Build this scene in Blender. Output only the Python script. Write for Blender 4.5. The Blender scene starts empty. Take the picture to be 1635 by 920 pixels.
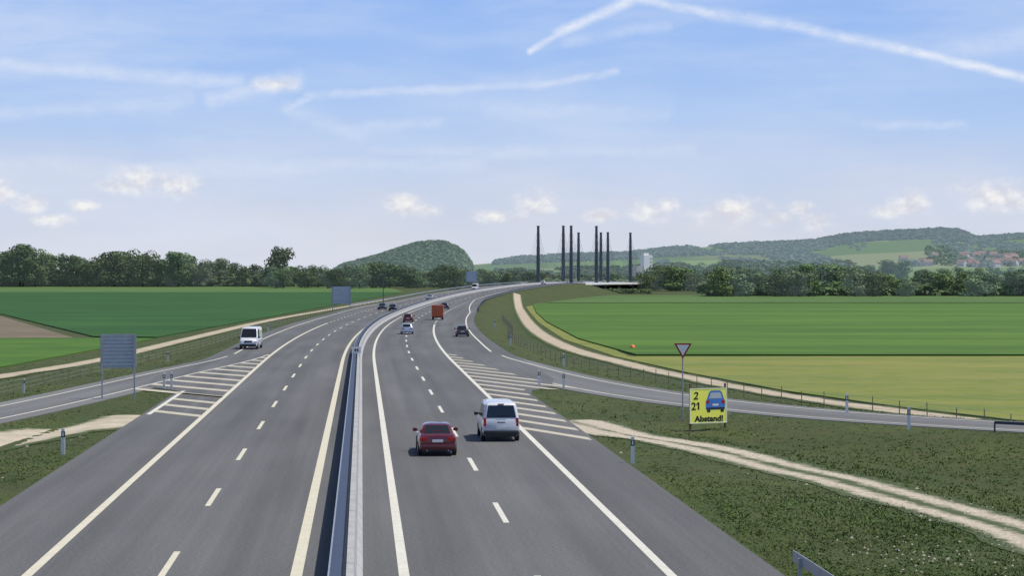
import bpy, bmesh, math, random
import numpy as np
from mathutils import Vector
random.seed(7); RNG=np.random.default_rng(7)
sc=bpy.context.scene; COL=sc.collection
F=3200.0; H=8.6; YH=435.0; CX=817.5
# ------------------------------------------------------------------ helpers
def tag(o,label=None,cat=None,group=None,kind=None):
    if label: o['label']=label
    if cat: o['category']=cat
    if group: o['group']=group
    if kind: o['kind']=kind
    return o
def empty(name,loc,rz=0,label=None,cat=None,group=None):
    o=bpy.data.objects.new(name,None); COL.objects.link(o); o.location=loc; o.rotation_euler=(0,0,rz)
    o.empty_display_size=.3
    return tag(o,label,cat,group)
def copy_tree(o,parent=None):
    c=o.copy(); COL.objects.link(c)
    if parent is not None: c.parent=parent
    for ch in list(o.children): copy_tree(ch,c)
    return c
class MB:
    def __init__(s): s.v=[]; s.f=[]; s.uv=None
    def quad(s,a,b,c,d):
        n=len(s.v); s.v+= [tuple(a),tuple(b),tuple(c),tuple(d)]; s.f.append((n,n+1,n+2,n+3))
    def poly(s,pts):
        n=len(s.v); s.v+=[tuple(p) for p in pts]; s.f.append(tuple(range(n,n+len(pts))))
    def box(s,c,d,rz=0):
        n=len(s.v); cs,sn=math.cos(rz),math.sin(rz)
        for z in (-1,1):
            for (x,y) in ((-1,-1),(1,-1),(1,1),(-1,1)):
                X=x*d[0]/2;Y=y*d[1]/2
                s.v.append((c[0]+X*cs-Y*sn,c[1]+X*sn+Y*cs,c[2]+z*d[2]/2))
        for f in ((3,2,1,0),(4,5,6,7),(0,1,5,4),(1,2,6,5),(2,3,7,6),(3,0,4,7)): s.f.append(tuple(n+i for i in f))
        return s
    def tube(s,p0,p1,r0,r1=None,n=8):
        r1=r0 if r1 is None else r1
        p0=Vector(p0);p1=Vector(p1);d=(p1-p0).normalized()
        u=d.orthogonal().normalized();w=d.cross(u); k=len(s.v)
        for p,r in ((p0,r0),(p1,r1)):
            for i in range(n):
                a=2*math.pi*i/n; s.v.append(tuple(p+u*math.cos(a)*r+w*math.sin(a)*r))
        for i in range(n):
            j=(i+1)%n; s.f.append((k+i,k+j,k+n+j,k+n+i))
        s.f.append(tuple(k+i for i in reversed(range(n)))); s.f.append(tuple(k+n+i for i in range(n)))
        return s
    def loft(s,secs,cap=True):
        k=len(s.v); m=len(secs[0])
        for sec in secs: s.v+=[tuple(p) for p in sec]
        for a in range(len(secs)-1):
            for i in range(m):
                j=(i+1)%m; s.f.append((k+a*m+i,k+a*m+j,k+(a+1)*m+j,k+(a+1)*m+i))
        if cap:
            s.f.append(tuple(k+i for i in reversed(range(m)))); s.f.append(tuple(k+(len(secs)-1)*m+i for i in range(m)))
        return s
    def build(s,name,mat,parent=None,smooth=False,bevel=0,fix=True):
        me=bpy.data.meshes.new(name); me.from_pydata(s.v,[],s.f)
        if s.uv is not None:
            ul=me.uv_layers.new(name='UVMap'); li=np.empty(len(me.loops),dtype=np.int32); me.loops.foreach_get('vertex_index',li)
            ul.data.foreach_set('uv',np.array(s.uv,dtype=np.float32)[li].ravel())
        if fix or bevel:
            bm=bmesh.new(); bm.from_mesh(me); bmesh.ops.recalc_face_normals(bm,faces=bm.faces)
            if bevel: bmesh.ops.bevel(bm,geom=[e for e in bm.edges if len(e.link_faces)==2 and e.calc_face_angle(0)>.5],offset=bevel,segments=2,affect='EDGES',profile=.6)
            bm.to_mesh(me); bm.free()
        if smooth:
            me.polygons.foreach_set('use_smooth',[True]*len(me.polygons))
            try: me.set_sharp_from_angle(angle=math.radians(38))
            except Exception: pass
        me.materials.append(mat); o=bpy.data.objects.new(name,me); COL.objects.link(o)
        if parent is not None: o.parent=parent
        return o
# ------------------------------------------------------------------ materials
def newmat(name):
    m=bpy.data.materials.new(name); m.use_nodes=True; nt=m.node_tree
    return m,nt,nt.nodes['Principled BSDF']
def haze_glow(b,c):  # constant emission painted into a material to imitate aerial haze
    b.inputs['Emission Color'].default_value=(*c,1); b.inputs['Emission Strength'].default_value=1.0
def plain(name,col,rough=.6,metal=0,coat=0,noise=.12,nscale=3.0,haze_col=None):
    m,nt,b=newmat(name); N=nt.nodes;L=nt.links
    b.inputs['Roughness'].default_value=rough; b.inputs['Metallic'].default_value=metal
    b.inputs['Coat Weight'].default_value=coat
    if haze_col: haze_glow(b,haze_col)
    tc=N.new('ShaderNodeTexCoord'); n=N.new('ShaderNodeTexNoise'); n.inputs['Scale'].default_value=nscale; n.inputs['Detail'].default_value=4
    L.new(tc.outputs['Object'],n.inputs['Vector'])
    r=N.new('ShaderNodeValToRGB'); e=r.color_ramp.elements
    e[0].position=.3;e[1].position=.7
    e[0].color=(*[c*(1-noise) for c in col],1); e[1].color=(*[min(1,c*(1+noise)) for c in col],1)
    L.new(n.outputs['Fac'],r.inputs['Fac']); L.new(r.outputs['Color'],b.inputs['Base Color'])
    return m
def layered(name,cols,scales,rough=.9,stretch=(1,1,1),uv=False,mixes=None,edge=None,rot=0):
    """cols: base + overlays, each overlay by its own noise; edge=(halfwidth, soft, grass colour) feathers a strip by its UV.x"""
    m,nt,b=newmat(name);N=nt.nodes;L=nt.links; b.inputs['Roughness'].default_value=rough
    b.inputs['Specular IOR Level'].default_value=.2
    tc=N.new('ShaderNodeTexCoord'); mp=N.new('ShaderNodeMapping'); mp.inputs['Scale'].default_value=stretch; mp.inputs['Rotation'].default_value=(0,0,rot)
    L.new(tc.outputs['UV' if uv else 'Object'],mp.inputs['Vector'])
    prev=None
    for i,(c,s) in enumerate(zip(cols[1:],scales)):
        n=N.new('ShaderNodeTexNoise'); n.inputs['Scale'].default_value=s; n.inputs['Detail'].default_value=5; n.inputs['Roughness'].default_value=.65
        L.new(mp.outputs[0],n.inputs['Vector'])
        r=N.new('ShaderNodeMapRange'); r.inputs['From Min'].default_value=.42;r.inputs['From Max'].default_value=.60
        r.inputs['To Max'].default_value=(mixes[i] if mixes else .8)
        L.new(n.outputs['Fac'],r.inputs['Value'])
        mx=N.new('ShaderNodeMix'); mx.data_type='RGBA'
        L.new(r.outputs[0],mx.inputs['Factor'])
        if prev is None: mx.inputs['A'].default_value=(*cols[0],1)
        else: L.new(prev,mx.inputs['A'])
        mx.inputs['B'].default_value=(*c,1); prev=mx.outputs['Result']
    if edge:
        hw,soft,gc=edge
        sp=N.new('ShaderNodeSeparateXYZ');L.new(tc.outputs['UV'],sp.inputs[0]);ab=N.new('ShaderNodeMath');ab.operation='ABSOLUTE';L.new(sp.outputs['X'],ab.inputs[0])
        n=N.new('ShaderNodeTexNoise');n.inputs['Scale'].default_value=.9;n.inputs['Detail'].default_value=7;n.inputs['Roughness'].default_value=.7;L.new(tc.outputs['Object'],n.inputs['Vector'])
        ma=N.new('ShaderNodeMath');ma.operation='MULTIPLY_ADD';L.new(n.outputs['Fac'],ma.inputs[0]);ma.inputs[1].default_value=soft*2.2;L.new(ab.outputs[0],ma.inputs[2])
        r=N.new('ShaderNodeMapRange');r.inputs['From Min'].default_value=hw+soft*.1;r.inputs['From Max'].default_value=hw+soft*.9;L.new(ma.outputs[0],r.inputs['Value'])
        mx=N.new('ShaderNodeMix');mx.data_type='RGBA';L.new(r.outputs[0],mx.inputs['Factor']);L.new(prev,mx.inputs['A']);mx.inputs['B'].default_value=(*gc,1);prev=mx.outputs['Result']
    L.new(prev,b.inputs['Base Color'])
    return m
def leafmat(name,col,haze_col=None,vr=(.7,1.4)):
    m,nt,b=newmat(name);N=nt.nodes;L=nt.links; b.inputs['Roughness'].default_value=.7; b.inputs['Specular IOR Level'].default_value=.15
    if haze_col: haze_glow(b,haze_col)
    at=N.new('ShaderNodeAttribute'); at.attribute_name='shade'
    oi=N.new('ShaderNodeObjectInfo')
    hs=N.new('ShaderNodeHueSaturation'); hs.inputs['Color'].default_value=(*col,1)
    mr=N.new('ShaderNodeMapRange'); mr.inputs['To Min'].default_value=vr[0]; mr.inputs['To Max'].default_value=vr[1]
    L.new(oi.outputs['Random'],mr.inputs['Value'])
    mu=N.new('ShaderNodeMath'); mu.operation='MULTIPLY'; L.new(at.outputs['Fac'],mu.inputs[0]); L.new(mr.outputs[0],mu.inputs[1])
    L.new(mu.outputs[0],hs.inputs['Value'])
    m2=N.new('ShaderNodeMapRange'); m2.inputs['To Min'].default_value=.47; m2.inputs['To Max'].default_value=.52
    mm=N.new('ShaderNodeMath'); mm.operation='FRACT'; m3=N.new('ShaderNodeMath'); m3.operation='MULTIPLY'; m3.inputs[1].default_value=7.3
    L.new(oi.outputs['Random'],m3.inputs[0]); L.new(m3.outputs[0],mm.inputs[0]); L.new(mm.outputs[0],m2.inputs['Value']); L.new(m2.outputs[0],hs.inputs['Hue'])
    L.new(hs.outputs['Color'],b.inputs['Base Color'])
    return m
M={}
def asphalt(name,base):
    m,nt,b=newmat(name);N=nt.nodes;L=nt.links; b.inputs['Roughness'].default_value=.82; b.inputs['Specular IOR Level'].default_value=.25
    tc=N.new('ShaderNodeTexCoord')
    def noise(out,scale,st,det=5):
        mp=N.new('ShaderNodeMapping'); mp.inputs['Scale'].default_value=st; L.new(tc.outputs[out],mp.inputs['Vector'])
        n=N.new('ShaderNodeTexNoise'); n.inputs['Scale'].default_value=scale; n.inputs['Detail'].default_value=det; L.new(mp.outputs[0],n.inputs['Vector']); return n.outputs['Fac']
    a=noise('UV',1.0,(.8,.010,1),3); c=noise('UV',1.0,(.25,.04,1),6); d=noise('Object',9.0,(1,1,1),4); e=noise('UV',1.0,(5,.02,1),2)
    def mr(x,lo,hi,a0=.35,a1=.65):
        r=N.new('ShaderNodeMapRange'); r.inputs['From Min'].default_value=a0;r.inputs['From Max'].default_value=a1;r.inputs['To Min'].default_value=lo;r.inputs['To Max'].default_value=hi; L.new(x,r.inputs['Value']); return r.outputs[0]
    def mul(x,y):
        k=N.new('ShaderNodeMath');k.operation='MULTIPLY';L.new(x,k.inputs[0]);L.new(y,k.inputs[1]);return k.outputs[0]
    v=mul(mul(mul(mr(a,.88,1.12),mr(c,.88,1.12)),mr(d,.82,1.18)),mr(e,.97,1.03))
    vm=N.new('ShaderNodeVectorMath');vm.operation='SCALE'; vm.inputs[0].default_value=base; L.new(v,vm.inputs['Scale'])
    L.new(vm.outputs[0],b.inputs['Base Color'])
    bp=N.new('ShaderNodeBump'); bp.inputs['Strength'].default_value=.15; bp.inputs['Distance'].default_value=.02; L.new(d,bp.inputs['Height']); L.new(bp.outputs[0],b.inputs['Normal'])
    return m
GR=(.047,.068,.017)
M['asphalt']=asphalt('asphalt',(.103,.1025,.102)); M['ramp']=asphalt('asphalt_ramp',(.135,.135,.134))
M['paint']=layered('road_paint',[(.62,.60,.52),(.5,.48,.41),(.34,.33,.30)],[1.5,14],rough=.7,mixes=[.5,.45])
M['paint_yellow']=layered('road_paint_worn',[(.60,.56,.43),(.5,.46,.34),(.34,.33,.30)],[1.5,14],rough=.7,mixes=[.5,.45])
M['hatch']=layered('road_paint_old',[(.50,.455,.36),(.40,.36,.28),(.24,.23,.20)],[1.2,9],rough=.8,mixes=[.6,.5])
M['ground']=layered('verge_grass',[(.038,.062,.013),(.068,.084,.020),(.052,.052,.022),(.030,.048,.011),(.090,.085,.034)],[.10,.22,.8,1.9],mixes=[.85,.5,.45,.3])
M['gravel']=layered('gravel',[(.44,.385,.29),(.35,.29,.21),(.52,.47,.38),(.22,.20,.12)],[.5,6,.35],mixes=[.7,.6,.35],edge=(2.7,1.0,GR))
M['pebble']=plain('pebble',(.40,.36,.29),.9,noise=.3)
M['track']=layered('gravel_track',[(.39,.325,.235),(.31,.25,.17),(.45,.39,.30)],[.2,3],mixes=[.7,.5],edge=(1.5,.6,GR))
M['crop_r']=layered('crop_green',[(.058,.130,.013),(.088,.168,.020),(.034,.090,.010),(.100,.165,.030)],[.55,1.3,8],stretch=(.010,.07,1),mixes=[.8,.8,.4],rot=.05)
M['crop_far']=layered('crop_far',[(.066,.125,.026),(.045,.095,.018),(.10,.155,.045)],[.8,2.5],stretch=(.01,.06,1))
M['meadow']=layered('meadow',[(.150,.180,.028),(.195,.200,.042),(.090,.145,.022),(.23,.205,.08)],[1.0,2.4,14],stretch=(.025,.07,1),mixes=[.85,.8,.5],rot=.06)
M['crop_l']=layered('crop_dark',[(.024,.080,.014),(.040,.108,.020),(.015,.056,.010)],[.7,2.4],stretch=(.012,.06,1),mixes=[.8,.75])
M['bright_l']=layered('crop_bright',[(.062,.135,.015),(.085,.158,.022),(.038,.095,.012)],[1,4],stretch=(.03,.08,1))
M['soil']=layered('soil',[(.15,.115,.08),(.19,.15,.105),(.10,.09,.05)],[1,8],stretch=(.03,.08,1))
M['leaf']=leafmat('leaf',(.080,.125,.034),(.011,.015,.015)); M['leafd']=leafmat('leaf_dark',(.060,.092,.032),(.020,.028,.028))  # faint haze emission painted into the nearer foliage
M['leafh']=leafmat('leaf_haze',(.080,.120,.046),(.032,.044,.046)); M['leaff']=leafmat('leaf_far_haze',(.040,.062,.032),(.068,.098,.105)); M['leafr']=leafmat('leaf_ridge_haze',(.035,.050,.030),(.125,.170,.205))  # far foliage glows more strongly, painted in place of aerial perspective
M['blade']=leafmat('grass_blade',(.058,.090,.020),vr=(1,1.05))
M['bark']=plain('bark',(.09,.07,.05),.9)
M['steel']=plain('galvanised_steel',(.38,.40,.42),.45,.6); M['dsteel']=plain('dark_steel',(.045,.055,.085),.5,.2)
M['mast']=plain('mast_steel',(.03,.035,.05),.5,.1,haze_col=(.016,.022,.032)); M['concrete']=layered('concrete',[(.33,.335,.335),(.26,.265,.27),(.39,.39,.385)],[.8,6],rough=.85)  # mast steel carries a slight painted haze emission
M['panel']=plain('sign_back',(.46,.50,.54),.5,.1,noise=.06); M['panel_far']=plain('sign_back_far',(.50,.54,.60),.6);M['slat']=plain('sign_slat',(.24,.27,.30),.5)
M['white']=plain('white_plastic',(.75,.75,.73),.5,noise=.04); M['black']=plain('black_plastic',(.015,.015,.017),.5); M['dark']=plain('dark_trim',(.02,.021,.023),.55)
M['rubber']=plain('rubber',(.012,.012,.013),.85); M['rim']=plain('wheel_rim',(.35,.36,.38),.35,.8)
M['red']=plain('sign_red',(.30,.02,.02),.5,noise=.05); M['yellow']=plain('banner_yellow',(.94,.92,.13),.55,noise=.03,nscale=1)
M['ybord']=plain('banner_border',(.82,.83,.60),.55,noise=.03)
M['blue']=plain('banner_blue',(.06,.20,.55),.5,noise=.08); M['lampred']=plain('lamp_red',(.42,.01,.01),.2); M['lampw']=plain('lamp_clear',(.75,.76,.78),.1)
M['wood']=plain('wood_post',(.12,.085,.055),.9); M['fence']=plain('fence_post',(.20,.17,.13),.9); M['orange_m']=plain('orange_plastic',(.75,.16,.02),.5)
def glassm():
    m,nt,b=newmat('car_glass'); b.inputs['Base Color'].default_value=(.012,.015,.018,1); b.inputs['Roughness'].default_value=.06; b.inputs['Specular IOR Level'].default_value=.6
    return m
M['glass']=glassm()
def paintm(name,c,metal=.2): return plain(name,c,.28,metal,.8,noise=.03)
# ------------------------------------------------------------------ road geometry
def Cx(Y): 
    d=Y-190.; return -14.6-.075*d+np.maximum(0,d)**2/6000.
def Cs(Y): return -.075+np.maximum(0,np.asarray(Y)-190.)/3000.
_zy=np.arange(-200,2000,5.); _zz=np.interp(_zy,[-200,400,480,550,680,800,870,930,1000,1100,1220,1400,2000],[0,0,.35,.87,2.1,3.1,3.5,3.5,3.3,2.8,1.5,-.5,-.5])
_k=np.ones(13)/13; _zz=np.convolve(np.pad(_zz,6,mode='edge'),_k,mode='valid')
_zz[_zy<370]=0
def zr(Y): return np.interp(Y,_zy,_zz)
def Lo(Y): return np.interp(Y,[146,152,165,205,480,560],[-12.9,-15.8,-16.5,-15.0,-15.0,-12.3])
def Ro(Y): return np.interp(Y,[144,150,160,190,210,425,560],[12.3,14.6,15.8,16.2,16.0,15.6,12.3])
def catmull(pts,n=10):
    P=[np.array(p,float) for p in pts]; P=[2*P[0]-P[1]]+P+[2*P[-1]-P[-2]]; out=[]
    for i in range(1,len(P)-2):
        for k in range(n):
            t=k/n; out.append(.5*((2*P[i])+(-P[i-1]+P[i+1])*t+(2*P[i-1]-5*P[i]+4*P[i+1]-P[i+2])*t*t+(-P[i-1]+3*P[i]-3*P[i+1]+P[i+2])*t**3))
    out.append(P[-2]); return np.array(out)
RR=catmull([(Cx(330)+12,330),(Cx(270)+12,270),(-3.9,214),(-0.6,188),(4.4,160),(10.2,139),(17,124.5),(24.3,115.3),(34,107.5),(50,99),(80,92),(120,90)])
RL=catmull([(Cx(300)-11.1,300),(Cx(250)-11.1,250),(-27.3,205),(-29.0,168),(-30.2,141),(-31.7,120),(-34.2,98),(-38.5,78),(-46,58),(-60,36),(-80,20)])
def pdist(x,y,P):
    d=np.full(np.shape(x),1e9)
    for a,b in zip(P[:-1],P[1:]):
        ab=b-a; L2=ab@ab
        if L2<1e-9: continue
        t=np.clip(((x-a[0])*ab[0]+(y-a[1])*ab[1])/L2,0,1)
        d=np.minimum(d,np.hypot(x-a[0]-t*ab[0],y-a[1]-t*ab[1]))
    return d
FZ=-1.5; HWR=3.5; HWL=3.1
_rr=RR[np.argsort(RR[:,0])]; _rl=RL[np.argsort(RL[:,1])]
def gzd(x,y):
    x=np.asarray(x,float);y=np.asarray(y,float)
    s=Cs(y); o=(x-Cx(y))/np.sqrt(1+s*s)
    ymp=y+o*s*.98
    dm=np.maximum(np.maximum(o-Ro(ymp),Lo(ymp)-o),0); dm=np.where(y>1700,1e4,dm)
    dr=np.maximum(pdist(x,y,RR)-HWR,0); dl=np.maximum(pdist(x,y,RL)-HWL,0)
    inR=(o>0)&(y<np.interp(x,_rr[:,0],_rr[:,1])); inL=(o<0)&(x>np.interp(y,_rl[:,1],_rl[:,0]))
    sl=np.where((y<230)&(inR|inL),.075,.30)
    zm=zr(ymp)-np.clip(.045+(y-300)*.001,.045,.12)-sl*np.maximum(0,dm-1.3)
    zm=np.where((ymp>932)&(ymp<1130),-9,zm)
    z_r=-.05-sl*np.maximum(0,dr-1.3); z_l=-.05-sl*np.maximum(0,dl-1.3)
    d=np.minimum(np.minimum(dm,dr),dl)
    z=np.maximum(np.maximum(zm,z_r),np.maximum(z_l,FZ))
    w=np.clip((d-1.5)/3,0,1)*np.clip((260-y)/80,0,1)
    z=z-w*(.05+.05*np.sin(x*.45+1.3*np.sin(y*.17))*np.sin(y*.31+x*.1))
    return z,d
def gz(x,y): return float(gzd(x,y)[0])
def gp(px,py,z=0.): Y=(H-z)*F/(py-YH); return np.array([(px-CX)/F*Y,Y])
def gpg(px,py):
    z=0.
    for i in range(25):
        p=gp(px,py,z); z=.5*z+.5*gz(p[0],p[1])
    return p
def mframes(a,b,st):
    out=[]
    n=max(2,int((b-a)/st)+1)
    for Y in np.linspace(a,b,n):
        s=float(Cs(Y)); l=math.hypot(1,s); out.append((float(Cx(Y)),float(Y),float(zr(Y)),1/l,-s/l,float(Y)))
    return out
def pframes(P,z=0.):
    out=[];s=0
    for i in range(len(P)):
        t=P[min(i+1,len(P)-1)]-P[max(i-1,0)]; t=t/np.hypot(*t)
        if i: s+=np.hypot(*(P[i]-P[i-1]))
        out.append((P[i][0],P[i][1],z,-t[1],t[0],s))
    return out
def sweep(mb,fr,prof,closed=False,drape=None,cap=False):
    k=len(mb.v); m=None
    if mb.uv is None: mb.uv=[]
    for f in fr:
        pr=prof(f) if callable(prof) else prof; m=len(pr)
        for (o,dz) in pr:
            x=f[0]+f[3]*o;y=f[1]+f[4]*o
            z=(gz(x,y)+drape) if drape is not None else f[2]+dz
            mb.v.append((x,y,z)); mb.uv.append((o,f[5]))
    for a in range(len(fr)-1):
        for i in range(m if closed else m-1):
            j=(i+1)%m; mb.f.append((k+a*m+i,k+a*m+j,k+(a+1)*m+j,k+(a+1)*m+i))
    if cap and closed:
        mb.f.append(tuple(k+i for i in range(m))); mb.f.append(tuple(k+(len(fr)-1)*m+i for i in range(m)))
    return mb
def pt(Y,o,dz=0):
    s=float(Cs(Y)); l=math.hypot(1,s); return (float(Cx(Y))+o/l, Y-s*o/l, float(zr(Y))+dz)
# ------------------------------------------------------------------ ground (one sheet to the horizon)
gx=np.concatenate([-np.geomspace(9000,76,26),np.arange(-74,92,1.25),np.geomspace(93,9000,28)])
gy=np.concatenate([[-600,-300,-120,-50,-10,15],np.arange(30,300,1.6),np.arange(300,1200,6.),np.geomspace(1205,16000,24)])
XX,YY=np.meshgrid(gx,gy); ZZ,_=gzd(XX,YY)
nx,ny=len(gx),len(gy)
me=bpy.data.meshes.new('ground')
idx=np.arange(nx*ny).reshape(ny,nx); fc=np.stack([idx[:-1,:-1],idx[:-1,1:],idx[1:,1:],idx[1:,:-1]],-1).reshape(-1,4)
me.from_pydata(np.stack([XX,YY,ZZ],-1).reshape(-1,3).tolist(),[],fc.tolist()); me.materials.append(M['ground'])
me.polygons.foreach_set('use_smooth',[True]*len(me.polygons))
g=bpy.data.objects.new('ground',me); COL.objects.link(g); tag(g,'dark green rough grass verges and flat land to the horizon','ground',kind='structure')
# ------------------------------------------------------------------ roads
def road_prof(f):
    l=float(Lo(f[5]));r=float(Ro(f[5])); return [(l-.02,-.5)]+[(l+(r-l)*i/8,0) for i in range(9)]+[(r+.02,-.5)]
o=sweep(MB(),mframes(-120,145,5)+mframes(146,165,1)+mframes(170,1350,8),road_prof).build('motorway',M['asphalt'],fix=False)
tag(o,'grey asphalt motorway with two carriageways curving right to a bridge','road',kind='structure')
o=sweep(MB(),pframes(RR,-.014),[(-HWR-.02,-.5),(-HWR,0),(0,0),(HWR,0),(HWR+.02,-.5)]).build('slip_road',M['ramp'],fix=False)
tag(o,'asphalt slip road joining the motorway from the right','road',kind='structure')
o=sweep(MB(),pframes(RL,-.014),[(-HWL-.02,-.5),(-HWL,0),(0,0),(HWL,0),(HWL+.02,-.5)]).build('slip_road',M['ramp'],fix=False)
tag(o,'asphalt slip road leaving the motorway to the left','road',kind='structure')
# markings
ZM=.008
def line(mb,off,a,b,w,st=6):
    fr=mframes(a,b,st); W=w if callable(w) else (lambda Y:w)
    O=off if callable(off) else (lambda Y:off)
    sweep(mb,fr,lambda f:[(O(f[5])-W(f[5])/2,ZM),(O(f[5])+W(f[5])/2,ZM)]); return mb
wn=lambda w:(lambda Y:float(np.interp(Y,[150,420],[w,w*.6])))
mk=MB(); line(mk,1.55,-60,1300,wn(.30)); line(mk,9.1,-60,330,.28); line(mk,9.1,560,1300,.22)
for s in np.arange(336,560,9): line(mk,9.1,s,s+3,.3,3)
line(mk,lambda Y:float(np.interp(Y,[215,250,425,560],[14.2,14.4,14.2,9.3])),216,556,.22)
for k in range(-6,62):
    a=68.3+18*k; line(mk,5.3,a,a+6,.2,3)
tag(mk.build('lane_markings',M['paint'],fix=False),'cream edge lines and dashes on the right carriageway','road marking',kind='structure')
mk=MB(); line(mk,-1.5,-60,1300,wn(.34)); line(mk,-9.1,-60,340,.30); line(mk,-9.1,560,1300,.22)
for s in np.arange(346,560,9): line(mk,-9.1,s,s+3,.3,3)
line(mk,lambda Y:float(np.interp(Y,[200,480,560],[-13.1,-13.0,-9.3])),212,556,.22)
for k in range(-6,62):
    a=74.+18*k; line(mk,-5.3,a,a+6,.2,3)
tag(mk.build('lane_markings',M['paint_yellow'],fix=False),'yellowish edge lines and dashes on the left carriageway','road marking',kind='structure')
mk=MB(); fr=pframes(RR,-.014)
A=[f for f in fr if f[1]<216]; sweep(mk,A,[(-2.3-.1,ZM),(-2.3+.1,ZM)]); A2=[f for f in fr if f[1]<207]; sweep(mk,A2,[(2.2-.1,ZM+.014),(2.2+.1,ZM+.014)])
tag(mk.build('slip_road_lines',M['paint'],fix=False),'edge lines of the right slip road','road marking',kind='structure')
mk=MB(); fr=pframes(RL,-.014); A=[f for f in fr if f[1]<206]
sweep(mk,A,[(-1.8-.1,ZM+.014),(-1.8+.1,ZM+.014)]); sweep(mk,[f for f in fr if f[1]<212],[(1.9-.1,ZM+.014),(1.9+.1,ZM+.014)])
tag(mk.build('slip_road_lines',M['paint'],fix=False),'edge lines of the left slip road','road marking',kind='structure')
# hatching
def edge_of(P,off):
    fr=pframes(P); e=np.array([(f[0]+f[3]*off,f[1]+f[4]*off) for f in fr]); e=e[np.argsort(e[:,1])]; return lambda Y:float(np.interp(Y,e[:,1],e[:,0]))
eR1,eR2=edge_of(RR,-2.3),edge_of(RR,2.3); inner_R=lambda Y:min(eR1(Y),eR2(Y))
eL1,eL2=edge_of(RL,-1.8),edge_of(RL,1.8); inner_L=lambda Y:max(eL1(Y),eL2(Y))
def hatch(left,right,Ys,dx,dy,w):
    mb=MB(); n=math.hypot(dx,dy); ux,uy=dx/n,dy/n
    for y0 in Ys:
        def trace(ys):
            x=left(ys);y=ys; p=[(x,y)]
            for _ in range(400):
                x+=ux*.1;y+=uy*.1
                if x>right(y): break
            return p[0],(x,y)
        (a,b),(c,d)=trace(y0-w/2),trace(y0+w/2)
        if b[0]-a[0]<.25 : continue
        mb.quad((*a,ZM+.002),(*b,ZM+.002),(*d,ZM+.002),(*c,ZM+.002))
    return mb
lft=lambda Y:float(Cx(Y))+9.25; rgt=lambda Y:(min(inner_R(Y)-.1,float(Cx(Y))+12.1) if Y<147 else inner_R(Y)-.1)
tag(hatch(lft,rgt,np.arange(110.5,214,6.2),3.4,-7.2,1.9).build('hatched_area',M['hatch']),'cream diagonal hatching between motorway and right slip road','road marking',kind='structure')
rg2=lambda Y:float(Cx(Y))-9.25; lf2=lambda Y:(max(inner_L(Y)+.1,float(Cx(Y))-12.4) if Y<147 else inner_L(Y)+.1)
tag(hatch(lf2,rg2,np.arange(124,212,6.0),2.8,-3.5,1.7).build('hatched_area',M['hatch']),'cream diagonal hatching between motorway and left slip road','road marking',kind='structure')
mk=MB(); sweep(mk,mframes(122,146,4),[(-12.5-.14,ZM),(-12.5+.14,ZM)])
tag(mk.build('nose_line',M['paint'],fix=False),'white line along the left grass nose','road marking',kind='structure')
# ------------------------------------------------------------------ tracks & fields
def gpf(l,z=FZ): return [gp(a,b,z) for a,b in l]
TR=catmull([(1.6,660)]+gpf([(828,491),(848,521),(900,553),(1000,581),(1100,603),(1250,631),(1400,652),(1560,671)])+[(38,124),(52,112),(90,104)])
TL=catmull([(-45,900),(-47,700)]+gpf([(530,494),(430,512),(300,542),(160,575),(0,601)])+[(-53,160),(-57,120),(-66,80)])
TS=catmull([gpg(905,672),gpg(985,692),gpg(1100,712),gpg(1250,748),gpg(1400,785),gpg(1635,852),(19.5,55),(22,40)])
TS2=catmull([gpg(230,664),gpg(160,680),gpg(90,692),gpg(0,704),(-31,98),(-45,94)])
def track(P,hw,mat,label,dr=.05,cols=6,wf=None):
    fr=pframes(P)
    def pr(f):
        w=hw*(wf(f[5]) if wf else 1)*(1+.08*math.sin(f[5]*.9)+.05*math.sin(f[5]*2.3))
        return [(w*(2*i/cols-1),0) for i in range(cols+1)]
    return tag(sweep(MB(),fr,pr,drape=dr).build('track',mat,smooth=True,fix=False),label,'track',kind='structure')
track(TR,1.9,M['track'],'pale gravel farm track beside the right hand fields')
track(TL,1.9,M['track'],'pale gravel farm track along the left hand field')
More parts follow.
